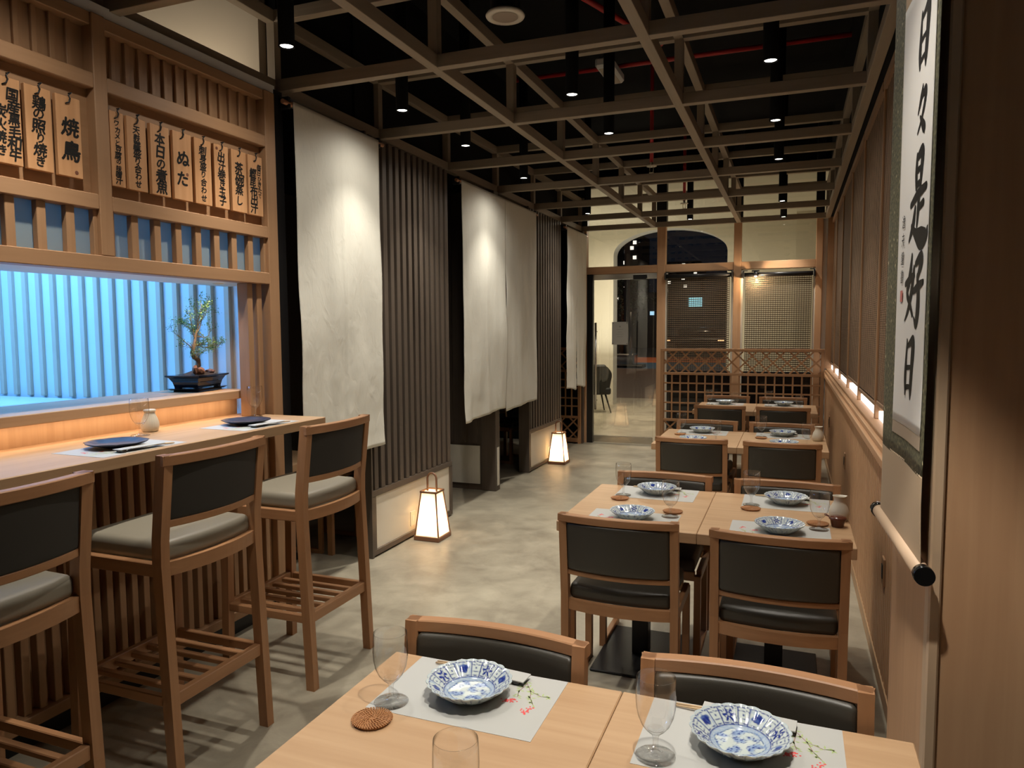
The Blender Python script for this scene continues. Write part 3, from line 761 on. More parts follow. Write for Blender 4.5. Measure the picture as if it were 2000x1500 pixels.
link('ledge_support', boxm(-0.03, 0.03, -2.0, 0.93, -1.19, 0.0), FRAME[2], lg, (0.035, 0, 0))
ls = thing('ledge_light', 'warm light strip hidden under the front of the serving ledge', 'light strip', (-2.765, 2.2, 1.188))
link('diffuser', boxm(-0.012, 0.012, -1.9, 0.9, 0.001, 0.003), emit_mat('warm_led', (1, 0.70, 0.45), 2.5), ls)
add_light('lamp', 'AREA', (0, -0.5, 0.0), 2.4, (1, 0.72, 0.48), 0.02, 2.7, (0, math.radians(8), 0), parent=ls)
# small warm spot inside the hatch, over the bonsai
ht = thing('hatch_spotlight', 'small recessed warm spotlight in the hatch soffit', 'spotlight', (-2.80, 3.0, 1.797))
b = B(); b.lathe([(0, -0.003), (0.018, -0.003), (0.024, -0.006), (0.028, -0.002), (0.028, 0.0)], 20); link('trim_ring', b.mesh('r', True), CREAM, ht)
add_light('lamp', 'SPOT', (0, 0, -0.012), 13, (1, 0.76, 0.56), 0.02, None, (math.radians(-14), math.radians(12), 0), 120, 1.0, ht)

# ================================================================== NOREN CURTAINS
def noren(label, y0, y1, z_top, z_bot, splits, seed, dip=0.0):
    t = thing('noren_curtain', label, 'curtain', (XL+0.045, (y0+y1)/2, z_top), 0, 'cream noren curtains along the left wall')
    hw = (y1-y0)/2
    b = B(); b.tube([(0, -hw-0.07, 0), (0, hw+0.08, 0)], 0.013, 12); link('rod', b.mesh('rod'), COPPER, t)
    for s_ in (-1, 1):
        b = B(); b.box(-0.05, 0.012, -0.012, 0.012, -0.03, 0.035, 0.004); link('bracket', b.mesh('br'), BLACK, t, (0, s_*(hw+0.025), 0))
    ys = [-hw]+[v-(y0+y1)/2 for v in splits]+[hw]
    H_ = z_top-z_bot
    for i in range(len(ys)-1):
        a, c = ys[i]+(0.004 if i else 0), ys[i+1]
        NY, NZ = 60, 90
        b = B(); bm = b.bm
        grid = []
        for j in range(NZ+1):
            v = j/NZ; row = []
            for k in range(NY+1):
                u = k/NY
                yy = a+(c-a)*u; zz = 0.014-(H_+0.014)*v
                p = Vector((yy*2.2+seed*7, seed*3+i*5, zz*1.3))
                wr_ = noise.noise(p*1.6)*0.022*(0.25+v) + noise.noise(Vector((yy*9+seed, v*1.2, 3)))*0.012*(0.3+0.7*v)
                fold = 0.010*v*math.sin(yy*14+seed) + 0.006*math.exp(-((u-0.52)/0.02)**2)*min(1, v*3)
                cr = noise.noise(Vector((yy*13, zz*11, seed)))*0.004*max(0, v-0.35)
                if v < 0.02: wr_ *= 0.1
                x = 0.016+wr_*min(1, v*6)+fold+cr
                side = 1+0.012*math.sin(v*PI*0.9)*(1 if u > .5 else -1)*abs(u-0.5)*2
                hem = dip*math.sin(u*PI*1.0+seed)*v*v
                row.append(bm.verts.new((max(x, 0.0145) if v < 0.02 else max(x, 0.004), yy*1.0-0.02*v*v*(u-0.5)*2*0.6, zz-hem-(0.012*noise.noise(Vector((yy*5, seed, 1))) if j == NZ else 0))))
            grid.append(row)
        for j in range(NZ):
            for k in range(NY):
                f = bm.faces.new((grid[j][k], grid[j+1][k], grid[j+1][k+1], grid[j][k+1])); f.smooth = True
        o = link('cloth', b.mesh('cloth'), LINEN, t)
        md = o.modifiers.new('thick', 'SOLIDIFY'); md.thickness = 0.002; md.offset = 0
        b = B(); b.tube([(0, a, 0), (0, c, 0)], 0.0165, 14, False); link('rod_sleeve', b.mesh('sl'), LINEN, t)
noren('long cream linen noren curtain between bar and slatted panel', 3.345, 4.215, 2.775, 0.775, [], 1, 0.01)
noren('wide split cream linen noren in the middle of the left wall', 5.495, 7.345, 2.762, 0.775, [6.466], 2, 0.02)
noren('narrow cream linen noren farthest along beside the entrance', 8.49, 9.38, 2.765, 0.80, [8.93], 5, 0.02)

# ================================================================== FLOOR LANTERNS
def lantern(x, y, rz, label, energy=12):
    t = thing('paper_lantern', label, 'lantern', (x, y, 0), rz, 'paper floor lanterns')
    hb_, ht_ = 0.100, 0.060; z0, z1 = 0.034, 0.352
    link('base', B().box(-0.104, 0.104, -0.104, 0.104, 0, 0.034, 0.004).mesh('b'), WALNUT[0], t)
    q = [(-1, -1), (1, -1), (1, 1), (-1, 1)]
    for sx, sy in q:
        b = B(); w_ = 0.0045
        b.post([(sx*(hb_-w_), sy*(hb_-w_), z0), (sx*(ht_+0.004-w_), sy*(ht_+0.004-w_), z1)], 2*w_, 2*w_); link('corner_bar', b.mesh('cb'), WALNUT[2], t)
    for i in range(4):
        a, c = q[i], q[(i+1) % 4]; k0, k1 = hb_-0.007, ht_-0.003
        b = B(); b.face([(a[0]*k0, a[1]*k0, z0), (c[0]*k0, c[1]*k0, z0), (c[0]*k1, c[1]*k1, z1), (a[0]*k1, a[1]*k1, z1)]); link('paper_pane', b.mesh('pp'), SHADE, t)
        b = B(); w_ = ht_+0.004
        if a[1] == c[1]: b.box(-w_, w_, a[1]*w_-0.006, a[1]*w_+0.006, z1-0.004, z1+0.012, 0.002)
        else: b.box(a[0]*w_-0.006, a[0]*w_+0.006, -w_, w_, z1-0.004, z1+0.012, 0.002)
        link('top_rail', b.mesh('tr'), WALNUT[0], t)
    b = B(); b.face([(-0.055, -0.055, z1+0.002), (0.055, -0.055, z1+0.002), (0.055, 0.055, z1+0.002), (-0.055, 0.055, z1+0.002)]); link('top_paper', b.mesh('tp'), SHADE, t)
    b = B(); pts = [(-0.037, 0, z1+0.0)]+[(-0.037*math.cos(PI*i/12), 0, z1+0.095+0.042*math.sin(PI*i/12)) for i in range(13)]+[(0.037, 0, z1+0.0)]
    b.tube([(p[0], p[1], p[2]) for p in pts], 0.008, 10); link('handle', b.mesh('hd'), WALNUT[2], t)
    b = B(); b.lathe([(0, 0.034), (0.012, 0.034), (0.012, 0.075), (0.0, 0.075)], 14); lh = link('lamp_holder', b.mesh('lh', True), WHITE, t)
    b = B(); b.lathe([(0, 0.075), (0.012, 0.078), (0.026, 0.105), (0.024, 0.125), (0.0, 0.14)], 16); link('bulb', b.mesh('bu', True), BULB, lh)
    b = B(); b.tube([(-0.10, 0.05, 0.012), (-0.125, 0.06, 0.008), (-0.14, 0.075, 0.03), (-0.143, 0.08, 0.085)], 0.005, 6); link('power_cord', b.mesh('pc'), WHITE, t)
    add_light('lamp', 'POINT', (0, 0, 0.16), energy, (1, 0.70, 0.40), 0.03, parent=t)
lantern(-2.475, 4.74, 0, 'lit white paper floor lantern with arched handle by the first slatted panel')
lantern(-2.495, 7.94, 0, 'lit white paper floor lantern with arched handle by the second slatted panel')
for y, zc, lab in ((4.72, 0.14, 'cream wall socket on dado behind the nearer lantern'), (7.985, 0.125, 'cream wall socket on dado behind the farther lantern')):
    t = thing('power_outlet', lab, 'socket', (XL-0.010, y, zc), 0, 'sockets on the cream dado')
    link('plate', boxm(-0.003, 0.005, -0.036, 0.036, -0.055, 0.055, 0.002), CREAM, t); link('insert', boxm(-0.002, 0.003, -0.015, 0.015, -0.02, 0.02, 0.001), WHITE, t, (0.004, 0, 0))

# ================================================================== BAR STOOLS
def bow(x, hw, amt): return -amt*(1-(x/hw)**2)
def curve_pts(hw, y, amt, n=14): return [(-hw+2*hw*i/n, y+bow(-hw+2*hw*i/n, hw, amt)) for i in range(n+1)]
def make_stool():
    t = thing('bar_stool', 'stool', 'bar stool', (0, 0, 0), PI/2, 'oak bar stools')
    hw = 0.222; lw = 0.036
    for sx in (-1, 1):
        x = sx*hw
        b = B(); b.post([(x, -0.236, 0), (x, -0.203, 0.78), (x, -0.205, 0.86), (x, -0.238, 1.147)], lw, 0.040); link('leg', b.mesh('rl', True), CHAIRW[2], t)
        b = B(); b.post([(x*1.0, 0.222, 0), (x*0.985, 0.205, 0.78)], lw, 0.038); link('leg', b.mesh('fl', True), CHAIRW[2], t)
        b = B(); b.box(x-0.013, x+0.013, -0.19, 0.19, 0.735, 0.782, 0.003); link('seat_rail', b.mesh('sr'), CHAIRW[1], t)
        b = B(); b.box(x-0.012, x+0.012, -0.215, 0.205, 0.292, 0.328, 0.003); link('foot_rail', b.mesh('fr'), CHAIRW[1], t)
    link('seat_rail', B().hbar(curve_pts(hw-0.018, -0.205, 0.032), 0.735, 0.782, 0.026).mesh('sr', True), CHAIRW[0], t)
    link('seat_rail', B().box(-hw+0.018, hw-0.018, 0.192, 0.218, 0.735, 0.782, 0.003).mesh('sr'), CHAIRW[0], t)
    link('foot_rail', B().box(-hw+0.018, hw-0.018, -0.234, -0.206, 0.288, 0.334, 0.003).mesh('fr'), CHAIRW[0], t)
    link('foot_rail', B().box(-hw+0.018, hw-0.018, 0.20, 0.228, 0.288, 0.334, 0.003).mesh('fr'), CHAIRW[0], t)
    fs = boxm(-0.0125, 0.0125, -0.206, 0.20, 0.302, 0.322, 0.003)
    for i in range(5):
        link('foot_slat', fs, CHAIRW[1], t, (-0.146+0.073*i, 0, 0))
    crown = lambda p, h: (p.x, p.y+(bow(p.x, 0.22, 0.028) if p.y < 0 else 0)*min(1, -p.y/0.2) if p.y < 0 else p.y, p.z+(0.014*(1-(p.x/h[0])**2)*(1-(p.y/h[1])**2) if p.z > 0 else 0))
    link('seat_cushion', B().rbox(0.420, 0.385, 0.072, 0.024, 8, (0, -0.005, 0.811), crown).mesh('sc'), SEATL, t)
    link('top_rail', B().hbar(curve_pts(hw+0.018, -0.238, 0.034, 18), 1.112, 1.147, 0.034, 0.003).mesh('tr', True), CHAIRW[0], t)
    link('back_rail', B().hbar(curve_pts(hw-0.018, -0.213, 0.034, 18), 0.900, 0.926, 0.026, 0.003).mesh('br', True), CHAIRW[0], t)
    lean = lambda p, h: (p.x, p.y+bow(p.x, 0.205, 0.034)-(p.z/h[2])*0.010, p.z)
    link('back_panel', B().rbox(0.412, 0.022, 0.190, 0.008, 12, (0, -0.226, 1.019), lean).mesh('bp'), FABRIC_BACK, t)
    link('back_pad', B().rbox(0.40, 0.022, 0.180, 0.010, 12, (0, -0.210, 1.019), lean).mesh('bpad'), LEATHER, t)
    return t
st = make_stool()
for i, (y, lab) in enumerate(((2.735, 'oak bar stool with grey cushion farthest along the bar, nearest the curtains'), (1.995, 'oak bar stool with slatted footrest and grey cushion, middle of the three'), (1.26, 'oak bar stool cut off at the left edge, nearest the camera'))):
    o = st if i == 0 else copy_tree(st)
    o.location = (-2.14, y, 0); o['label'] = lab

# ================================================================== DINING CHAIRS AND TABLES
def make_chair():
    t = thing('dining_chair', 'chair', 'chair', (0, 0, 0), 0, 'oak and leather dining chairs')
    hw = 0.2275; lw = 0.032
    for sx in (-1, 1):
        x = sx*hw
        b = B(); b.post([(x, -0.215, 0), (x, -0.215, 0.44), (x, -0.25, 0.79)], lw, 0.038); link('leg', b.mesh('rl', True), CHAIRW[2], t)
        b = B(); b.post([(x*0.985, 0.155, 0), (x*0.985, 0.155, 0.40)], 0.030, 0.032); link('leg', b.mesh('fl', True), CHAIRW[2], t)
        b = B(); b.post([(x*0.985, -0.13, 0.03), (x*0.985, -0.13, 0.375)], 0.028, 0.028); link('side_post', b.mesh('sp', True), CHAIRW[2], t)
        b = B(); b.box(x*0.985-0.014, x*0.985+0.014, -0.145, 0.139, 0.0, 0.03, 0.003); link('floor_runner', b.mesh('ru'), CHAIRW[1], t)
        b = B(); b.box(x-0.012, x+0.012, -0.197, 0.139, 0.375, 0.42, 0.003); link('seat_rail', b.mesh('sr'), CHAIRW[1], t)
    link('seat_rail', B().hbar(curve_pts(hw-0.016, -0.215, 0.032), 0.375, 0.42, 0.026).mesh('sr', True), CHAIRW[0], t)
    link('seat_rail', B().box(-hw+0.016, hw-0.016, 0.142, 0.168, 0.375, 0.42, 0.003).mesh('sr'), CHAIRW[0], t)
    crown = lambda p, h: (p.x, p.y+(bow(p.x, 0.22, 0.028)*min(1, -p.y/0.2) if p.y < 0 else 0), p.z+(0.012*(1-(p.x/h[0])**2)*(1-(p.y/h[1])**2) if p.z > 0 else 0))
    link('seat_cushion', B().rbox(0.425, 0.385, 0.068, 0.022, 8, (0, -0.018, 0.448), crown).mesh('sc'), LEATHER, t)
    link('top_rail', B().hbar(curve_pts(hw+0.016, -0.249, 0.034, 18), 0.758, 0.790, 0.034, 0.003).mesh('tr', True), CHAIRW[0], t)
    link('back_rail', B().hbar(curve_pts(hw-0.016, -0.224, 0.034, 18), 0.528, 0.550, 0.026, 0.003).mesh('br', True), CHAIRW[0], t)
    lean = lambda p, h: (p.x, p.y+bow(p.x, 0.212, 0.034)-(p.z/h[2])*0.011, p.z)
    link('back_pad', B().rbox(0.424, 0.042, 0.208, 0.015, 12, (0, -0.236, 0.654), lean).mesh('bp'), LEATHER, t)
    return t
ch = make_chair(); used = [False]
ROW = ['front', 'second', 'third', 'last']
def put_chair(x, y, rz, label, group='oak and leather dining chairs'):
    o = ch if not used[0] else copy_tree(ch)
    used[0] = True
    o.location = (x, y, 0); o.rotation_euler = (0, 0, rz); o['label'] = label; o['group'] = group
    return o
BK = 0.25
# row: near edge, far edge of the tables
TY = [(0.80, 1.588), (2.955, 3.755), (5.22, 6.03), (7.53, 8.345)]
CH = [  # row, side, seat, x centre, y of the back
    (0, 'aisle', 'far', -0.690, 1.645), (0, 'wall', 'far', -0.068, 1.640),
    (1, 'aisle', 'near', -0.644, 2.835), (1, 'wall', 'near', -0.032, 2.800), (1, 'aisle', 'far', -0.612, 3.79), (1, 'wall', 'far', -0.014, 3.78),
    (2, 'aisle', 'near', -0.642, 5.105), (2, 'wall', 'near', -0.050, 5.09), (2, 'aisle', 'far', -0.645, 6.13), (2, 'wall', 'far', -0.065, 6.10),
    (3, 'aisle', 'near', -0.655, 7.36), (3, 'wall', 'near', -0.070, 7.37), (3, 'aisle', 'far', -0.675, 8.44), (3, 'wall', 'far', -0.083, 8.42)]
for r, side, seat, x, yb in CH:
    put_chair(x, yb+BK if seat == 'near' else yb-BK, 0 if seat == 'near' else PI,
              'oak dining chair with dark leather back, %s side of %s-side table, %s row' % (seat, side, ROW[r]))
put_chair(-3.16, 4.36, PI/2, 'oak dining chair standing in the dim booth below the first curtain', 'booth chairs')
put_chair(-3.10, 7.95, -PI/2-0.2, 'oak dining chair standing in the dim booth below the second curtain', 'booth chairs')

def make_table():
    t = thing('dining_table', 'table', 'table', (0, 0, 0), 0, 'pale oak pedestal tables')
    return t
col_m = boxm(-0.038, 0.038, -0.038, 0.038, 0.012, 0.655, 0.003)
base_m = boxm(-0.185, 0.185, -0.26, 0.26, 0.0, 0.012, 0.003)
spider_m = boxm(-0.20, 0.20, -0.25, 0.25, 0.655, 0.675)
for r, (y0, y1) in enumerate(TY):
    for side, x0, x1 in (('aisle', -0.940, -0.3462), ('wall', -0.3448, 0.245)):
        t = thing('dining_table', 'pale oak table on black pedestal, %s side of the %s row' % (side, ROW[r]), 'table', ((x0+x1)/2, (y0+y1)/2, 0), 0, 'pale oak pedestal tables')
        w_, d_ = (x1-x0)/2, (y1-y0)/2
        link('table_top', boxm(-w_, w_, -d_, d_, 0.675, 0.72, 0.0025), OAK[0], t)
        link('column', col_m, BLACK, t); link('base_plate', base_m, BLACK, t); link('support_plate', spider_m, BLACK, t)
t = thing('booth_table', 'oak table end glimpsed in the booth between bar and first curtain', 'table', (-3.28, 3.80, 0))
link('table_top', boxm(-0.42, 0.42, -0.3, 0.3, 0.675, 0.72, 0.003), OAK[0], t); link('column', col_m, BLACK, t); link('base_plate', base_m, BLACK, t)

# ================================================================== TABLEWARE
ZT = 0.72
def plate_mesh(R=0.096, seg=240):
    prof = [(0.0, 0.0085), (0.25, 0.0085), (0.47, 0.0095), (0.56, 0.012), (0.64, 0.0165), (0.74, 0.0235), (0.84, 0.030), (0.93, 0.0355), (0.985, 0.0385), (1.0, 0.0395), (1.008, 0.0385),
            (1.0, 0.0365), (0.93, 0.031), (0.80, 0.0205), (0.66, 0.010), (0.56, 0.005), (0.50, 0.004), (0.50, 0.0), (0.45, 0.0), (0.44, 0.004), (0.0, 0.004)]
    # densify the painted side
    dense = []
    for i in range(9):
        (r0, z0), (r1, z1) = prof[i], prof[i+1]
        k = max(1, int((r1-r0)*R/0.0018))
        for j in range(k): dense.append((r0+(r1-r0)*j/k, z0+(z1-z0)*j/k))
    pr_ = dense+prof[9:]
    nl = 22
    def mod(a, i):
        r = pr_[i][0]; k = max(0, (r-0.5)/0.5)
        return 1+k*0.022*(abs(math.sin(a*nl/2))*2-1.2)
    b = B(); b.lathe([(r*R, z) for r, z in pr_], seg, mod=mod); bm = b.bm
    bmesh.ops.recalc_face_normals(bm, faces=bm.faces)
    cl = bm.verts.layers.float_color.new('paint')
    W_ = Vector((0.54, 0.60, 0.58)); D_ = Vector((0.012, 0.028, 0.20)); M_ = Vector((0.16, 0.27, 0.52))
    def sm(x, a, c): return max(0.0, min(1.0, (x-a)/(c-a)))
    for v in bm.verts:
        x, y, z = v.co; r = math.hypot(x, y)/R; th = (math.atan2(y, x)+PI)/(2*PI)*8
        col = W_.copy(); top = v.normal.z > 0.2 and z > 0.0075
        def ink(a, tint=D_):
            nonlocal col
            a = max(0, min(1, a)); col = col*(1-a)+tint*a
        if top:
            per = int(th) % 8; u = th-int(th)
            for rr, wd in ((0.605, 0.012), (0.935, 0.010), (0.635, 0.006)): ink(1-sm(abs(r-rr), wd*0.5, wd*1.5))
            if 0.62 < r < 0.94:
                arc = 2*PI*r/8
                for ub in (0.0, 0.64, 1.0): ink(1-sm(abs(u-ub)*arc, 0.006, 0.014))
                for ub in (0.05, 0.59): ink((1-sm(abs(u-ub)*arc, 0.003, 0.010))*0.7)
                if u > 0.64:
                    dx = (u-0.82)*arc; dr = r-0.79
                    ink(1-sm(math.hypot(dx, dr), 0.014, 0.026))
                    ink((1-sm(abs(abs(dr)-0.075), 0.004, 0.012))*0.9)
                else:
                    dx = (u-0.32)*arc; dr = r-0.785; q = noise.noise(Vector((x*120, y*120, per)))
                    if per % 2 == 0:
                        ink(sm(0.125+0.05*q-math.hypot(dx, dr*1.25), 0, 0.02)); ink(0.35*sm(q, 0.0, 0.3), M_)
                    else:
                        pet = math.cos(6*math.atan2(dr, dx))
                        ink(sm(0.10+0.05*pet+0.02*q-math.hypot(dx, dr), 0, 0.015)*(1 if math.hypot(dx, dr) > 0.035 else 0.3))
                        ink(sm(noise.noise(Vector((x*260, y*260, per+4))), 0.18, 0.32)*0.85)
            elif r <= 0.60:
                q = noise.noise(Vector((x*55, y*55, 2.0))); q2 = noise.noise(Vector((x*150, y*300, 5.0)))
                hexr = 0.49+0.02*math.cos(6*(math.atan2(y, x)))
                ink(1-sm(abs(r-hexr), 0.005, 0.016), M_*0.5)
                if r > hexr: ink(0.45+0.3*q2, M_)
                else:
                    ink(0.75*sm(q, -0.15, 0.3), M_); ink(sm(q2, 0.08, 0.26)*sm(q, -0.25, 0.1)*0.85)
            if r > 0.975: ink(0.2, M_)
        elif r > 0.6:
            q2 = noise.noise(Vector((x*160, y*160, z*200))); ink(sm(q2, 0.25, 0.36)*0.6, D_)
        v[cl] = (*col, 1)
    return b.mesh('plate')
plate_m = plate_mesh()
gob = B(); gob.lathe([(0, 0.0), (0.0375, 0.0), (0.0385, 0.0015), (0.036, 0.003), (0.020, 0.0045), (0.0075, 0.008), (0.0052, 0.016), (0.0050, 0.030), (0.0060, 0.040), (0.0095, 0.046), (0.018, 0.053),
                      (0.0275, 0.065), (0.0345, 0.082), (0.0380, 0.100), (0.0390, 0.118), (0.0384, 0.140), (0.0372, 0.160), (0.0364, 0.1606), (0.0362, 0.1595)], 40)
gob.lathe([(0, 0.0505), (0.009, 0.0515), (0.017, 0.056)], 24)
gob_m = gob.mesh('goblet', True)
coast = B(); coast.lathe([(0, 0.0), (0.038, 0.0), (0.040, 0.003), (0.038, 0.006)], 40)
# woven rings: radial ribs
for k in range(5):
    r0 = 0.006+k*0.0075; n_ = 10+k*9
    for i in range(n_):
        a0 = 2*PI*i/n_+k*0.15; a1 = a0+0.5/(n_)*2*PI+0.12/(k+1)
        p = lambda a, r: (r*math.cos(a), r*math.sin(a), 0.0062)
        coast.tube([p(a0, r0), (((r0+0.004)*math.cos((a0+a1)/2)), ((r0+0.004)*math.sin((a0+a1)/2)), 0.0078), p(a1, r0+0.0078)], 0.0016, 5, False)
coast.lathe([(0.0, 0.0058), (0.038, 0.0058)], 40)
coast_m = coast.mesh('coaster', True)
mat_m = boxm(-0.193, 0.193, -0.1325, 0.1325, 0, 0.0008)
def print_mesh(rn):
    b = B(); z = 0.0010
    def leaf(x, y, a, l, w_, mi):
        b.mi = mi; c, s_ = math.cos(a), math.sin(a)
        q = [(0, 0), (l*0.5, w_), (l, 0), (l*0.5, -w_)]
        b.face([(x+u*c-v*s_, y+u*s_+v*c, z) for u, v in q])
    def line(pts, wd, mi):
        for (x0, y0), (x1, y1) in zip(pts[:-1], pts[1:]):
            d = Vector((x1-x0, y1-y0)); nn = Vector((-d.y, d.x)).normalized()*wd; b.mi = mi
            b.face([(x0+nn.x, y0+nn.y, z), (x0-nn.x, y0-nn.y, z), (x1-nn.x, y1-nn.y, z), (x1+nn.x, y1+nn.y, z)])
    for pts in ([(-0.10, -0.10), (-0.125, -0.06), (-0.135, -0.03)], [(-0.125, -0.06), (-0.155, -0.045), (-0.175, -0.05)], [(-0.135, -0.03), (-0.15, -0.005)], [(-0.105, -0.09), (-0.10, -0.05), (-0.105, -0.025)]):
        line(pts, 0.0007, 2)
        for (x0, y0), (x1, y1) in zip(pts[:-1], pts[1:]):
            for i in range(7):
                f = rn.random(); leaf(x0+(x1-x0)*f, y0+(y1-y0)*f, rn.uniform(0, 2*PI), rn.uniform(0.009, 0.017), 0.0022, 0)
    for cx, cy, dx, dy in ((-0.15, 0.005, 0.010, 0.032), (-0.105, -0.012, 0.022, 0.012)):
        for i in range(34):
            f = rn.random(); b.mi = 1; b.disc((cx+dx*f+rn.gauss(0, 0.0065)*(1-f*0.5), cy+dy*f+rn.gauss(0, 0.0045), z+0.0001*rn.random()), 0.0022, 7)
    return b.mesh('print')
print_m = print_mesh(random.Random(5))
slv = B(); slv.box(-0.105, 0.085, -0.0225, 0.0225, 0.010, 0.0125); slv_m = slv.mesh('sleeve')
stk = B(); stk.tube([(0.05, -0.004, 0.0085), (0.142, -0.004, 0.0035)], [0.0035, 0.0022], 8); stk_m = stk.mesh('stick')
rest_m = boxm(-0.008, 0.008, -0.02, 0.02, 0, 0.010, 0.002)
cnt = {}
def put(name, mesh, mats, loc, rz, label, cat, group):
    o = link(name, mesh, mats, None, loc, (0, 0, rz)); return tag(o, label, cat, group)
def seat(cx, cy, rz, where, items, plate='porcelain', zt=ZT, plate_rot=0.3, mesh_p=None):
    ca, sa = math.cos(rz), math.sin(rz)
    def P(x, y, z=0): return (cx+x*ca-y*sa, cy+x*sa+y*ca, zt+z)
    if 'm' in items:
        t = thing('placemat', 'white paper placemat with berry sprig print, '+where, 'placemat', P(0, 0), rz, 'white paper placemats')
        sh = link('sheet', mat_m, PAPER, t); link('print', print_m, [LEAFP, BERRY, TWIGP], sh)
    if 'p' in items:
        if plate == 'porcelain':
            put('porcelain_plate', plate_m, PORCEL, P(0.0, 0.004, 0.0011 if 'm' in items else 0.0003), rz+plate_rot, 'blue and white scalloped porcelain plate, '+where, 'plate', 'blue and white plates')
        else:
            put('leaf_plate', mesh_p, NAVY, P(0.0, 0.03, 0.0011), rz+plate_rot, 'dark blue leaf edged plate, '+where, 'plate', 'dark plates on the bar')
    if 'g' in items:
        on = items['g'] if isinstance(items, dict) else (0.151, 0.093)
        put('water_goblet', gob_m, GOB, P(on[0], on[1], 0.0012 if 'm' in items else 0.0003), rz, 'clear stemmed water goblet, '+where, 'glass', 'water goblets')
    if 'c' in items:
        put('rattan_coaster', coast_m, RATTAN, P(0.149, 0.176, 0.0003), rz, 'round woven rattan coaster, '+where, 'coaster', 'rattan coasters')
    if 's' in items:
        t = thing('chopsticks', 'white sleeved chopsticks on rest, '+where, 'chopsticks', P(0.0, -0.101, 0.0012), rz-0.08, 'sleeved chopsticks')
        link('paper_sleeve', slv_m, PAPER, t); link('chopstick', stk_m, BAMB, t); link('chopstick', stk_m, BAMB, t, (0, 0.009, 0)); link('chopstick_rest', rest_m, BLACKG, t, (-0.085, 0, 0))
MD = 0.1325
def seats(r, side, st_, cx, items, rot=0.3):
    y0, y1 = TY[r]
    w_ = '%s seat of %s-side table, %s row' % (st_, side, ROW[r])
    if st_ == 'far': seat(cx, y1-MD-0.004, PI, w_, items, plate_rot=rot)
    else: seat(cx, y0+MD+0.004, 0, w_, items, plate_rot=rot)
seats(0, 'aisle', 'far', -0.668, 'mpgcs', 0.35); seats(0, 'wall', 'far', -0.080, 'mpgs', 0.9)
seats(0, 'aisle', 'near', -0.652, 'mg')
seats(1, 'aisle', 'far', -0.620, 'mpgcs', 0.2); seats(1, 'wall', 'far', -0.013, 'mpgcs', 1.2)
seats(1, 'aisle', 'near', -0.637, 'mpgc', 2.2); seats(1, 'wall', 'near', -0.033, 'mpgc', 0.7)
seats(2, 'aisle', 'far', -0.655, 'mpgc', 0.5); seats(2, 'wall', 'far', -0.055, 'mpgcs', 1.4)
seats(2, 'aisle', 'near', -0.660, 'mpg', 2.0); seats(2, 'wall', 'near', -0.040, 'mpg', 0.1)
seats(3, 'aisle', 'far', -0.675, 'mpg', 0.5); seats(3, 'wall', 'far', -0.073, 'mpg', 1.4)
seats(3, 'aisle', 'near', -0.690, 'mg', 2.0); seats(3, 'wall', 'near', -0.072, 'mg', 0.1)

def jug(x, y, rz, label):
    t = thing('sake_jug', label, 'jug', (x, y, ZT), rz, 'cream stoneware jugs')
    rib = lambda a, i: 1+(0.012*math.sin(a*28) if 1 < i < 7 else 0)
    def sp(a, i):
        k = rib(a, i)
        if i >= 10: k *= 1+0.35*math.exp(-((a-PI)/0.35)**2)
        return k
    b = B(); b.lathe([(0, 0), (0.030, 0), (0.036, 0.006), (0.041, 0.025), (0.040, 0.042), (0.034, 0.060), (0.026, 0.074), (0.022, 0.083), (0.0215, 0.090), (0.0225, 0.097), (0.0265, 0.105), (0.0275, 0.1065), (0.025, 0.105), (0.020, 0.095), (0.019, 0.07), (0, 0.07)], 56, mod=sp)
    link('body', b.mesh('jug', True), GLAZE, t)
jug(0.203, 3.375, PI+0.5, 'cream ribbed stoneware jug on the second row wall-side table')
jug(0.190, 5.72, PI+0.5, 'cream stoneware jug on the third row wall-side table')
t = thing('lidded_bowl', 'small brown lacquer lidded pot with spoon on the second row', 'bowl', (0.192, 3.262, ZT))
b = B(); b.lathe([(0, 0), (0.023, 0), (0.024, 0.003), (0.030, 0.030), (0.032, 0.034)], 32); link('body', b.mesh('bw', True), LACQ, t)
b = B(); b.lathe([(0.0345, 0.033), (0.035, 0.038), (0.031, 0.043), (0.012, 0.046), (0, 0.0465)], 32); link('lid', b.mesh('ld', True), LACQ, t)
b = B(); b.tube([(-0.02, 0.0, 0.036), (-0.05, 0.012, 0.046)], [0.0028, 0.0045], 8); link('spoon', b.mesh('spn'), LACQ, t)

# bar place settings
b = B(); rl = random.Random(2)
lob = [rl.uniform(-0.03, 0.05) for _ in range(40)]
def leafmod(a, i):
    k = 0 if i < 2 or i > 7 else 1
    f = a/(2*PI)*20; j = int(f); u = f-j; v_ = lob[j % 20]*(1-u)+lob[(j+1) % 20]*u
    return 1+k*(v_+0.025*math.sin(a*11))
b.lathe([(0, 0.010), (0.05, 0.011), (0.075, 0.014), (0.095, 0.021), (0.108, 0.024), (0.110, 0.0225), (0.096, 0.016), (0.07, 0.008), (0.045, 0.004), (0.045, 0), (0, 0)], 90, mod=leafmod)
leafplate_m = b.mesh('leafplate', True)
ZB = 1.10
for y, wh in ((2.055, 'bar setting at the middle stool'), (2.775, 'bar setting at the farthest stool')):
    seat(-2.418, y, PI/2, wh, {'m': 1, 'p': 1, 's': 1, 'g': (0.262, 0.20)}, 'navy', ZB, 0.4, leafplate_m)
t = thing('sauce_bottle', 'cream ribbed lidded sauce bottle on the bar counter', 'bottle', (-2.69, 2.435, ZB))
rib = lambda a, i: 1+(0.025*abs(math.sin(a*11)) if 0 < i < 8 else 0)
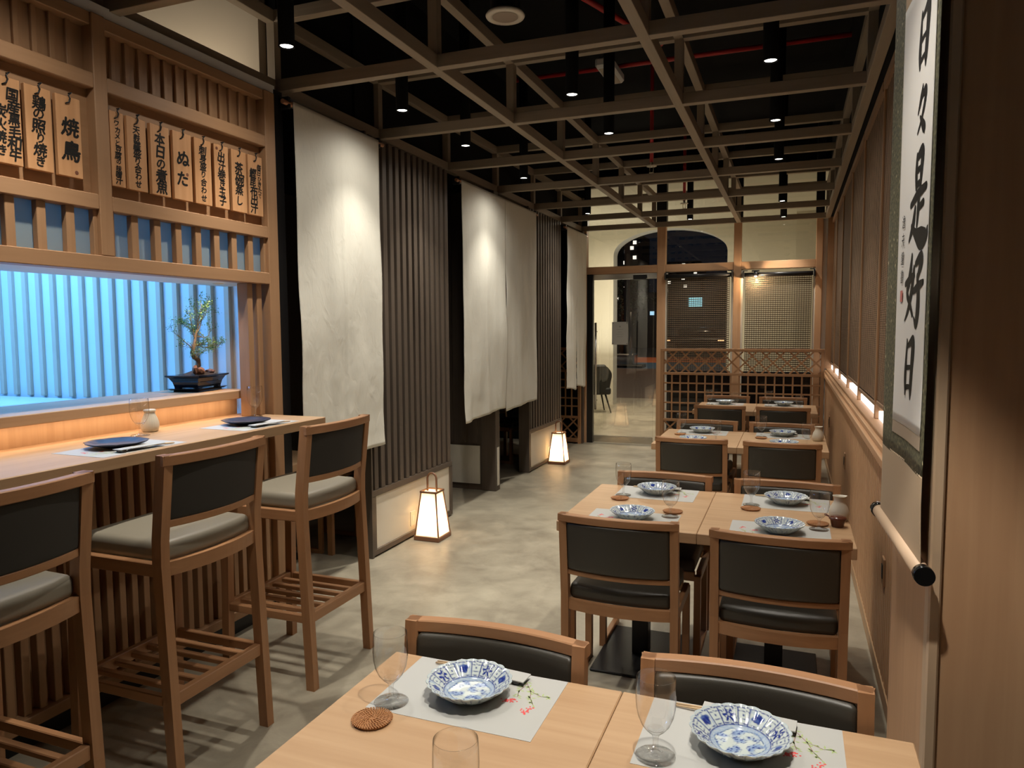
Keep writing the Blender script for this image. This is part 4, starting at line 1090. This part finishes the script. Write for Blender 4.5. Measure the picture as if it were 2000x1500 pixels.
b = B(); b.lathe([(0, 0), (0.029, 0), (0.034, 0.005), (0.038, 0.025), (0.037, 0.042), (0.031, 0.060), (0.025, 0.073), (0.022, 0.083), (0.0215, 0.09)], 66, mod=rib); link('body', b.mesh('sb', True), GLAZE, t)
b = B(); b.lathe([(0.0235, 0.088), (0.026, 0.092), (0.026, 0.098), (0.022, 0.1005), (0, 0.102)], 32); link('lid', b.mesh('sbl', True), GLAZE, t)

# ================================================================== BONSAI
bo = thing('bonsai_tree', 'small bonsai tree in dark glazed pot on the serving ledge', 'bonsai', (-2.945, 2.985, 1.2352), math.radians(12))
def frus(b, z0, w0, d0, z1, w1, d1):
    q = lambda w_, d_, z: [(-w_, -d_, z), (w_, -d_, z), (w_, d_, z), (-w_, d_, z)]
    b.hexa(q(w0, d0, z0), q(w1, d1, z1))
b = B(); frus(b, 0.0, 0.072, 0.108, 0.008, 0.070, 0.106); frus(b, 0.008, 0.078, 0.118, 0.018, 0.092, 0.135); link('saucer', b.mesh('sau'), POTM, bo)
b = B(); frus(b, 0.022, 0.066, 0.105, 0.050, 0.072, 0.113); frus(b, 0.050, 0.072, 0.113, 0.072, 0.084, 0.126); frus(b, 0.072, 0.084, 0.126, 0.078, 0.094, 0.138); frus(b, 0.078, 0.096, 0.140, 0.086, 0.097, 0.141)
for sx in (-1, 1):
    for sy in (-1, 1): b.box(sx*0.055-0.012, sx*0.055+0.012, sy*0.09-0.014, sy*0.09+0.014, 0.016, 0.024)
link('pot', b.mesh('pot'), POTM, bo)
b = B()
NS = 12; g = [[b.bm.verts.new(((i/NS-0.5)*0.175, (j/NS-0.5)*0.262, 0.084+0.026*math.exp(-(((i/NS-0.5)*3.4)**2+((j/NS-0.48)*4)**2))+0.004*noise.noise(Vector((i*0.9, j*0.9, 0))))) for j in range(NS+1)] for i in range(NS+1)]
for i in range(NS):
    for j in range(NS): f = b.bm.faces.new((g[i][j], g[i+1][j], g[i+1][j+1], g[i][j+1])); f.smooth = True
link('soil', b.mesh('soil'), SOILM, bo)
def rock(c, s, seed):
    b = B(); bmesh.ops.create_icosphere(b.bm, subdivisions=2, radius=1)
    for v in b.bm.verts:
        k = 1+0.35*noise.noise(v.co*1.7+Vector((seed, 0, 0))); v.co = Vector((v.co.x*s[0]*k, v.co.y*s[1]*k, v.co.z*s[2]*k))
    return link('stone', b.mesh('rock'), ROCKM, bo, c)
rock((0.045, -0.045, 0.105), (0.022, 0.026, 0.020), 1); rock((0.035, -0.075, 0.112), (0.014, 0.016, 0.024), 4); rock((0.02, 0.085, 0.097), (0.024, 0.03, 0.013), 7)
# trunk leans in local YZ (mostly across the view)
trunk = [(0.0, -0.010, 0.10), (0.002, 0.004, 0.135), (0.0, 0.008, 0.160), (-0.004, -0.020, 0.178), (0.0, -0.042, 0.200), (0.004, -0.036, 0.228), (0.0, -0.018, 0.255), (-0.004, -0.004, 0.285), (0.0, 0.006, 0.320), (0.004, 0.016, 0.35)]
rad = [0.020, 0.014, 0.0125, 0.0125, 0.0115, 0.0095, 0.0085, 0.007, 0.0045, 0.002]
b = B(); b.tube(trunk, rad, 10); link('trunk', b.mesh('trunk'), BARKM, bo)
rb = random.Random(11); br = B(); lv = B()
def leafcluster(p, n, spread):
    for _ in range(n):
        q = Vector(p)+Vector((rb.gauss(0, spread), rb.gauss(0, spread), rb.gauss(0, spread)))
        a = Vector((rb.uniform(-1, 1), rb.uniform(-1, 1), rb.uniform(-0.6, 1))).normalized(); c = a.cross(Vector((rb.random(), rb.random(), rb.random()))).normalized()
        l_ = rb.uniform(0.005, 0.010); w_ = l_*0.36
        lv.face([q, q+a*l_*0.5+c*w_, q+a*l_, q+a*l_*0.5-c*w_])
def branch(p, d, l, r, depth):
    pts = [Vector(p)]; dd = Vector(d).normalized(); n = 5
    for i in range(n):
        dd = (dd+Vector((rb.gauss(0, 0.22), rb.gauss(0, 0.22), rb.gauss(0.06, 0.2)))).normalized(); pts.append(pts[-1]+dd*l/n)
    br.tube(pts, [r*(1-0.75*i/n) for i in range(n+1)], 5, False)
    for i in range(1, n+1):
        leafcluster(pts[i], (4 if depth else 2)+(4 if i == n else 0), 0.008)
        if depth < 2 and i > 0 and rb.random() < 0.62:
            branch(pts[i], dd+Vector((rb.gauss(0, 0.8), rb.gauss(0, 0.8), rb.gauss(0.2, 0.5))), l*rb.uniform(0.4, 0.65), r*0.55, depth+1)
for p, d, l in (((-0.004, -0.020, 0.178), (0.2, 1, -0.1), 0.085), ((0, -0.042, 0.200), (0.2, -1, 0.25), 0.12), ((0, -0.038, 0.222), (-0.3, -1, 0.7), 0.10), ((0, -0.02, 0.25), (0.3, 1, 0.2), 0.10),
                ((0, -0.012, 0.27), (-0.2, -0.8, 0.9), 0.09), ((-0.004, -0.004, 0.285), (0.2, 1, -0.1), 0.12), ((0, 0.0, 0.30), (0.1, 0.9, 0.7), 0.11), ((0, 0.006, 0.32), (0, -0.5, 1), 0.085), ((0.004, 0.012, 0.34), (0, 0.5, 1), 0.08), ((0.0, -0.03, 0.235), (0.8, 0.6, 0.3), 0.07), ((0.0, 0.0, 0.295), (-0.9, 0.2, 0.4), 0.07)):
    branch(p, d, l*1.38, 0.0034, 0)
link('branches', br.mesh('branches'), BARKM, bo)
tag(link('foliage', lv.mesh('foliage'), LEAFM, bo), kind='stuff')

# ================================================================== HANGING SCROLL
ang = math.atan2(0.0471, 1.0)
scr = thing('hanging_scroll', 'hanging calligraphy scroll with green brocade border on the wooden pier', 'scroll', (0.2585, 1.915, 1.03), ang)
# local y along the wall (world -y is the reader's right), local x towards pier
def swave(y, z):
    k = max(0.0, min(1.0, (1.45-(z+1.03))/0.45)) if True else 0
    return (0.0042*k*math.sin(y*17+0.9)+0.0012*math.sin(y*9+z*2))*max(0.0, min(1.0, (z-0.02)/0.12))
def sheet(name, y0, y1, z0, z1, off, mat, th=0.0008):
    b = B(); NY, NZ = 30, 44; g = []
    for i in range(NZ+1):
        z = z0+(z1-z0)*i/NZ
        g.append([b.bm.verts.new((off+swave(y0+(y1-y0)*j/NY, z), y0+(y1-y0)*j/NY, z)) for j in range(NY+1)])
    for i in range(NZ):
        for j in range(NY):
            f = b.bm.faces.new((g[i][j], g[i+1][j], g[i+1][j+1], g[i][j+1])); f.smooth = True
    o = link(name, b.mesh(name), mat, scr); md = o.modifiers.new('thick', 'SOLIDIFY'); md.thickness = th; md.offset = 0
    return o
Y0S, Y1S = -0.178, 0.343
sheet('lower_cloth', Y0S, Y1S, 0.0, 0.20, 0.0, SCROLLC)
sheet('brocade_border', Y0S, Y1S, 0.195, 1.62, 0.0, BROC)
sheet('upper_cloth', Y0S, Y1S, 1.62, 1.80, 0.0, SCROLLC)
sheet('mount_strip', -0.146, 0.193, 0.250, 0.282, -0.0012, plain('tan_silk', (0.40, 0.31, 0.22), 0.8))
white_paper = sheet('white_paper', -0.146, 0.193, 0.282, 1.302, -0.0016, plain('scroll_paper', (0.80, 0.78, 0.74), 0.85, spec=0.2))
sheet('mount_strip', -0.146, 0.193, 1.302, 1.36, -0.0012, SCROLLC)
b = B(); b.tube([(0.002, -0.19, -0.005), (0.002, 0.372, -0.005)], 0.0175, 24); link('roller', b.mesh('roller'), ROLLW, scr)
for y0, y1 in ((-0.213, -0.188), (0.370, 0.402)):
    b = B(); b.tube([(0.002, y0, -0.005), (0.002, (y0+y1)/2, -0.005), (0.002, y1, -0.005)], [0.0205, 0.021, 0.0205], 24); link('roller_cap', b.mesh('cap'), BLACKG, scr)
b = B(); b.tube([(0.002, -0.19, 1.80), (0.002, 0.355, 1.80)], 0.010, 16); link('top_rod', b.mesh('trod'), ROLLW, scr)
b = B(); b.tube([(0.002, -0.1, 1.80), (0.02, 0.085, 1.95), (0.002, 0.27, 1.80)], 0.002, 6); link('hanging_cord', b.mesh('cord'), SCROLLC, scr)
def cat(pts, n=10):
    P_ = [Vector(p) for p in pts]; P_ = [P_[0]*2-P_[1]]+P_+[P_[-1]*2-P_[-2]]; out = []
    for i in range(1, len(P_)-2):
        for k in range(n):
            t_ = k/n; p0, p1, p2, p3 = P_[i-1:i+3]
            out.append(0.5*((2*p1)+(p2-p0)*t_+(2*p0-5*p1+4*p2-p3)*t_**2+(3*p1-p0-3*p2+p3)*t_**3))
    out.append(P_[-2]); return out
RI = [([(.27, .97, .05), (.22, .6, .10), (.18, .25, .12), (.20, .0, .06)]), ([(.24, .84, .05), (.5, .92, .08), (.74, .97, .13), (.78, .85, .17), (.72, .45, .15), (.66, .1, .13), (.64, -.06, .05)]), ([(.26, .47, .06), (.66, .50, .05)]), ([(.22, .10, .06), (.42, .13, .06), (.64, .14, .05)])]
GLY = {
 'a': RI,
 'b': [[(.52, 1.0, .05), (.42, .8, .10), (.20, .52, .03)], [(.42, .78, .05), (.74, .86, .10), (.70, .62, .09), (.46, .30, .06), (.20, .10, .03)], [(.36, .42, .03), (.52, .26, .09), (.70, .08, .13), (.72, .0, .05)]],
 'c': [[(.36, 1.0, .05), (.34, .8, .08), (.36, .64, .06)], [(.36, .97, .05), (.64, 1.0, .10), (.62, .8, .09), (.58, .64, .06)], [(.36, .82, .05), (.6, .83, .04)], [(.36, .66, .05), (.60, .67, .05)], [(.08, .47, .05), (.45, .54, .08), (.90, .57, .06)], [(.52, .55, .07), (.50, .36, .08), (.46, .20, .05)], [(.50, .38, .05), (.78, .41, .06)], [(.34, .40, .06), (.24, .22, .09), (.04, .06, .03)], [(.16, .22, .04), (.40, .10, .09), (.70, .02, .17), (.98, .03, .10), (1.05, .12, .02)]],
 'd': [[(.36, 1.0, .05), (.28, .72, .10), (.14, .46, .07), (.30, .30, .06), (.48, .12, .05)], [(.50, .80, .06), (.40, .48, .09), (.22, .20, .06), (.04, .04, .02)], [(.02, .60, .05), (.28, .66, .07), (.52, .70, .05)], [(.58, .86, .05), (.80, .92, .09), (.90, .88, .12), (.78, .72, .07), (.70, .64, .05)], [(.70, .66, .06), (.78, .44, .10), (.78, .16, .12), (.70, -.02, .08), (.56, .08, .02)], [(.50, .46, .05), (.76, .52, .07), (1.02, .56, .05)]],
}
def glyph(key, yc, z0, z1, wd):
    h_ = z1-z0; b = B()
    for stroke in GLY[key]:
        pts = cat([(p[0], p[1], p[2]) for p in stroke], 9)
        L_ = []; R_ = []
        for i, p in enumerate(pts):
            a = pts[max(0, i-1)]; c = pts[min(len(pts)-1, i+1)]
            d_ = Vector(((c.x-a.x)*wd, (c.y-a.y)*h_)); d_.normalize(); nn = Vector((-d_.y, d_.x)); hwid = max(0.016, p.z)*wd*0.80
            X, Y = (p.x-0.5)*wd, z0+p.y*h_
            L_.append((X+nn.x*hwid, Y+nn.y*hwid)); R_.append((X-nn.x*hwid, Y-nn.y*hwid))
        for i in range(len(pts)-1):
            q = [L_[i], R_[i], R_[i+1], L_[i+1]]
            # reader's right is -y
            b.face([(-0.0029+swave(yc-u, v), yc-u, v) for u, v in q])
        for e, (l_, r_) in ((0, (L_[0], R_[0])), (1, (L_[-1], R_[-1]))):
            m_ = ((l_[0]+r_[0])/2, (l_[1]+r_[1])/2); rr = math.hypot(l_[0]-r_[0], l_[1]-r_[1])/2
            b.face([(-0.0029+swave(yc, m_[1]), yc-(m_[0]+rr*math.cos(2*PI*k/10)), m_[1]+rr*math.sin(2*PI*k/10)) for k in range(10)])
    link('brush_character', b.mesh('character'), INK, white_paper)
for key, z0, z1, yc, wd in (('a', 1.105, 1.228, -0.035, 0.130), ('b', 0.950, 1.055, -0.035, 0.135), ('c', 0.712, 0.910, -0.030, 0.195), ('d', 0.530, 0.685, -0.010, 0.195), ('a', 0.362, 0.492, 0.008, 0.135)):
    glyph(key, yc, z0, z1, wd)
m = text_mesh([(c, 0, 0.15-0.0445*i, 1) for i, c in enumerate('逸夫謹書')], 0.036, 0.0, 0.1)
m.transform(Matrix(((0, 0, 1, -0.0034), (-1, 0, 0, 0.125), (0, 1, 0, 0.628), (0, 0, 0, 1))))
link('signature', m, INK, white_paper)
SEALM = plain('seal_red', (0.60, 0.20, 0.17), 0.8)
b = B(); ys, zs = 0.125, 0.596
b.face([(-0.0030, ys-0.014, zs-0.014), (-0.0030, ys-0.014, zs+0.014), (-0.0030, ys+0.014, zs+0.014), (-0.0030, ys+0.014, zs-0.014)])
link('red_seal', b.mesh('seal'), SEALM, white_paper)

# ================================================================== LATTICE SCREENS
def lattice(name, label, x0, x1, y, z1, nv, h_rows, dia_top, dia_bot, period, post_l=0.042, post_r=0.036):
    t = thing(name, label, 'lattice screen', ((x0+x1)/2, y, 0), 0, 'wooden lattice screens')
    c = (x0+x1)/2
    def lb_(nm, a, b_, ya, yb, z0, zz, mat, bev=0.002): return bx(nm, a-c, b_-c, ya, yb, z0, zz, mat, t, bev)
    lb_('post', x0, x0+post_l, -0.022, 0.022, 0, z1, LATW[2]); lb_('post', x1-post_r, x1, -0.022, 0.022, 0, z1, LATW[2])
    xi0, xi1 = x0+post_l, x1-post_r
    lb_('rail', x0, x1, -0.024, 0.024, z1-0.035, z1, LATW[0])
    for z in (dia_top, dia_bot): lb_('rail', xi0, xi1, -0.02, 0.02, z-0.016, z+0.016, LATW[0])
    lb_('rail', xi0, xi1, -0.02, 0.02, 0.02, 0.075, LATW[0])
    p = (xi1-xi0)/nv
    vm = boxm(-0.0095, 0.0095, -0.009, 0.003, dia_bot+0.016, dia_top-0.016, 0.0015)
    for i in range(1, nv): link('lattice_bar', vm, LATW[2], t, (xi0+p*i-c, 0, 0))
    for z in h_rows: lb_('lattice_bar', xi0, xi1, -0.003, 0.009, z-0.0095, z+0.0095, LATW[0], 0.0015)
    for z0, zz in ((dia_top+0.016, z1-0.035), (0.075, dia_bot-0.016)):
        h_ = zz-z0; L_ = h_*math.sqrt(2)
        x = xi0-h_
        while x < xi1:
            for s_ in (1, -1):
                a = Vector((x if s_ > 0 else x+h_, z0)); e = Vector((x+h_ if s_ > 0 else x, zz))
                # clip to the frame
                lo, hi = xi0, xi1; dx = e.x-a.x; t0, t1 = 0.0, 1.0
                ta, tb = (lo-a.x)/dx, (hi-a.x)/dx
                t0 = max(t0, min(ta, tb)); t1 = min(t1, max(ta, tb))
                if t1-t0 < 0.05: continue
                A = a+(e-a)*t0; E_ = a+(e-a)*t1; d_ = (E_-A).normalized(); nn = Vector((-d_.y, d_.x))*0.0095
                ya, yb = (-0.008, 0.001) if s_ > 0 else (0.001, 0.010)
                b = B(); pq = [A+nn, A-nn, E_-nn, E_+nn]
                b.hexa([(q.x-c, ya, q.y) for q in pq], [(q.x-c, yb, q.y) for q in pq]); link('diagonal_bar', b.mesh('db', True), LATW[0], t)
            x += period
    return t
lattice('lattice_screen', 'oak lattice screen of squares and diamonds behind the last table', -1.545, 0.352, 9.20, 1.297, 18, [0.865, 0.757, 0.617, 0.507], 0.985, 0.400, 0.158)
lattice('lattice_screen', 'narrow oak lattice screen glimpsed below the third curtain', -3.25, -2.645, 9.40, 1.30, 6, [0.865, 0.757, 0.617, 0.507], 0.985, 0.36, 0.17)

# ================================================================== WINDOW BLINDS ON THE GLASS FRONT
for x0, x1, zt, zb, lab in ((-1.535, -0.735, 2.215, 1.02, 'see-through dark woven blind in the middle window of the glass front'), (-0.575, 0.215, 2.205, 1.02, 'woven blind lit by the small spotlight in the window nearest the blinds wall')):
    t = thing('window_blind', lab, 'blind', ((x0+x1)/2, YG-0.085, zt), 0, 'woven blinds on the glass front')
    wd = x1-x0
    b = B(); b.tube([(-wd/2, 0, 0), (wd/2, 0, 0)], 0.026, 14); link('roller_tube', b.mesh('rt'), BLACK, t)
    for s_ in (-1, 1):
        link('bracket', boxm(-0.008, 0.008, -0.03, 0.06, -0.04, 0.045, 0.002), BLACK, t, (s_*(wd/2+0.012), 0, 0)); link('bracket_arm', boxm(-0.05, 0.0, -0.01, 0.01, 0.045, 0.055), BLACK, t, (s_*(wd/2+0.012)+(0.05 if s_ < 0 else 0), 0, 0))
    tag(link('woven_slats', blind_mesh(wd-0.03, zt-zb, 0.0245, 0.0135, 0.002, int(wd/0.028), 'x'), [BLINDG, STRING], t, (0, 0.02, -0.015)), kind='stuff')
    link('bottom_bar', boxm(-wd/2+0.015, wd/2-0.015, -0.006, 0.006, -0.02, 0, 0.002), BLACK, t, (0, 0.02, -(zt-zb)-0.012))
t = thing('clip_spotlight', 'small black spotlight glowing at the top of the far window', 'spotlight', (-0.44, YG-0.14, 2.235))
b = B(); b.lathe([(0.0, 0.0), (0.020, 0.0), (0.03, -0.05), (0.027, -0.052), (0.018, -0.01), (0, -0.01)], 20); link('shade', b.mesh('shade', True), BLACK, t)
link('mount', boxm(-0.045, 0.045, -0.01, 0.05, 0.0, 0.02, 0.003), BLACK, t)
b = B(); b.lathe([(0, -0.012), (0.013, -0.022), (0.018, -0.045), (0.010, -0.060), (0, -0.064)], 16); link('bulb', b.mesh('bulb', True), BULB, t)
add_light('lamp', 'POINT', (0, -0.03, -0.10), 8, (1, 0.72, 0.45), 0.02, parent=t)

# ================================================================== ON AND BEYOND THE GLASS
t = thing('notice_board', 'white paper notice behind clear acrylic on the glass door', 'notice', (-2.153, YG-0.012, 1.487))
ac = link('acrylic_sheet', boxm(-0.108, 0.108, -0.003, 0.003, -0.152, 0.152), plain('notice_paper', (0.46, 0.46, 0.44), 0.5), t)
for sx in (-1, 1):
    for sz in (-1, 1):
        b = B(); b.tube([(0, -0.008, 0), (0, 0.0, 0)], 0.007, 10); link('standoff_screw', b.mesh('so'), STEEL, t, (sx*0.094, 0, sz*0.138))
GREYP = plain('grey_print', (0.30, 0.30, 0.29), 0.7)
b = B(); b.disc((0, 0, 0), 0.012, 14); mm_ = b.mesh('crest'); mm_.transform(Matrix.Rotation(PI/2, 4, 'X')); link('crest_mark', mm_, GREYP, ac, (0, -0.0042, 0.09))
for i, wl in enumerate((0.09, 0.06, 0.10, 0.08)): link('print_line', boxm(-wl/2, wl/2, -0.0006, 0.0, -0.002, 0.002), GREYP, ac, (0, -0.0034, 0.05-0.032*i))

t = thing('lobby_chair', 'black upholstered tub chair in the lobby beyond the glass door', 'chair', (-3.42, 13.15, 0), 0.5)
tub = B(); NS = 20
def tubp(a, r, z): return (r*math.sin(a), -r*math.cos(a), z)
for i in range(NS):
    a0, a1 = -1.75+3.5*i/NS, -1.75+3.5*(i+1)/NS
    zt = lambda a: 0.86-0.20*min(1, max(0, (abs(a)-0.5)/0.9))
    for r0, r1_, fl in ((0.26, 0.31, 0), (0.23, 0.27, 1)):
        q = [tubp(a0, r0, 0.38), tubp(a1, r0, 0.38), tubp(a1, r1_, zt(a1)), tubp(a0, r1_, zt(a0))]; f = tub.face(q if not fl else q[::-1]); f.smooth = True
    tub.face([tubp(a0, 0.31, zt(a0)), tubp(a1, 0.31, zt(a1)), tubp(a1, 0.27, zt(a1)), tubp(a0, 0.27, zt(a0))])
DK = plain('black_upholstery', (0.012, 0.013, 0.013), 0.6)
link('tub_back', tub.mesh('tub'), DK, t)
link('seat_cushion', B().rbox(0.50, 0.50, 0.13, 0.04, 6, (0, 0.02, 0.40)).mesh('sc'), DK, t)
link('back_cushion', B().rbox(0.34, 0.12, 0.34, 0.05, 6, (0, -0.15, 0.72)).mesh('bc'), DK, t)
for sx in (-1, 1):
    for sy in (-1, 1):
        b = B(); b.tube([(sx*0.15, sy*0.15, 0.36), (sx*0.24, sy*0.24, 0.0)], [0.018, 0.011], 10); link('leg', b.mesh('leg'), BLACK, t)
t = thing('sign_stand', 'slim dark sign stand on the pavement beyond the door', 'sign stand', (-6.0, 28.6, 0))
link('pole', B().tube([(0, 0, 0), (0, 0, 2.2)], 0.06, 10).mesh('p'), STEEL, t); link('foot', boxm(-0.55, 0.55, -0.4, 0.4, 0, 0.12, 0.02), BLACK, t)
t = thing('street_pole', 'tall grey street pole outside the arch', 'pole', (-6.5, 30.2, 0))
link('pole', B().tube([(0, 0, 0), (0, 0, 13)], 0.12, 12).mesh('p'), plain('pole_grey', (0.30, 0.27, 0.24), 0.6), t); link('base', boxm(-0.4, 0.4, -0.4, 0.4, 0, 0.5, 0.05), STEEL, t)
link('added_lamp_head', boxm(-0.25, 0.9, -0.2, 0.2, 13.0, 13.2, 0.03), STEEL, t)  # head and lamp added to the pole, out of view, to light the street lanes
add_light('lamp', 'POINT', (0.6, 0, 12.8), 2600, (1.0, 0.78, 0.55), 0.3, parent=t)
WINL = emit_mat('lit_window', (1.0, 0.93, 0.80), 1.6)
DARKB = plain('tower_facade', (0.010, 0.012, 0.018), 0.9)
def tower(x, y, w_, h_, n, label, seed):
    t = thing('apartment_tower', label, 'building', (x, y, 0)); r_ = random.Random(seed)
    link('facade', boxm(-w_/2, w_/2, 0, 8, 0, h_), DARKB, t)
    wm = boxm(-0.22, 0.22, -0.12, 0, 0, 0.45)
    for i in range(n):
        link('lit_window', wm, WINL, t, (r_.choice((-0.35, 0.05, 0.38))*w_+r_.uniform(-0.4, 0.4), 0, h_-0.7-i*0.62-0.3*r_.random()))
tower(-20.8, 95, 3.6, 14, 14, 'dark apartment tower with lit windows seen left in the arch', 3)
tower(-15.6, 110, 5.5, 11.4, 8, 'dark apartment block with lit windows seen behind the middle window', 9)
t = thing('street_kiosk', 'small shop front glowing pale blue across the street', 'building', (-7.1, 58, 0))
link('body', boxm(-5, 5, 0, 3, 0, 4.4), DARKB, t); link('lit_sign', boxm(-0.5, 0.5, -0.15, 0, 3.2, 3.95), emit_mat('sign_cyan', (0.30, 0.75, 0.9), 1.8), t)
for i, xx in enumerate((-3.35, -2.7, 0.6)): link('lit_window', boxm(-0.16, 0.16, -0.1, 0, 0, 0.3), emit_mat('lit_blue%d' % i, (0.4, 0.7, 0.95), 1.3), t, (xx, 0, (2.6, 1.8, 1.3)[i]))
t = thing('parked_car', 'dark car with glowing lights on the road across the street', 'car', (-5.6, 46, 0))
b = B(); b.rbox(4.2, 1.7, 0.75, 0.25, 4, (0, 0, 0.68)); link('body', b.mesh('cb'), plain('car_paint', (0.02, 0.01, 0.01), 0.25), t)
b = B(); b.rbox(2.3, 1.5, 0.6, 0.28, 4, (0.1, 0, 1.25)); link('cabin', b.mesh('cc'), BLACKG, t)
for sx in (-1, 1):
    b = B(); b.tube([(sx*1.3, -0.9, 0.32), (sx*1.3, 0.9, 0.32)], 0.32, 16); link('wheel', b.mesh('wh'), BLACK, t)
    link('lamp', boxm(-0.18, 0.18, -0.04, 0, 0, 0.14), emit_mat('car_lamp%d' % sx, (1.0, 0.45, 0.2), 3), t, (sx*1.6, -0.86, 0.75))
t = thing('street_tree', 'dark leafy street tree faintly lit in blue beyond the arch', 'tree', (-8.9, 40, 0))
b = B(); b.tube([(0, 0, 0), (0.1, 0, 2.2), (0, 0, 3.4)], [0.16, 0.12, 0.08], 10); link('trunk', b.mesh('tt'), BARKM, t)
b = B(); rt = random.Random(8)
for i in range(1400):
    a = Vector((rt.gauss(0, 0.55), rt.gauss(0, 0.55), 3.3+rt.gauss(0, 0.6))); d_ = Vector((rt.uniform(-1, 1), rt.uniform(-1, 1), rt.uniform(-1, 1))).normalized(); c_ = d_.cross(Vector((0, 0, 1))).normalized()*0.06
    b.face([a, a+d_*0.1+c_, a+d_*0.2, a+d_*0.1-c_])
tag(link('foliage', b.mesh('tf'), plain('tree_leaf', (0.02, 0.04, 0.03), 0.6), t), kind='stuff')
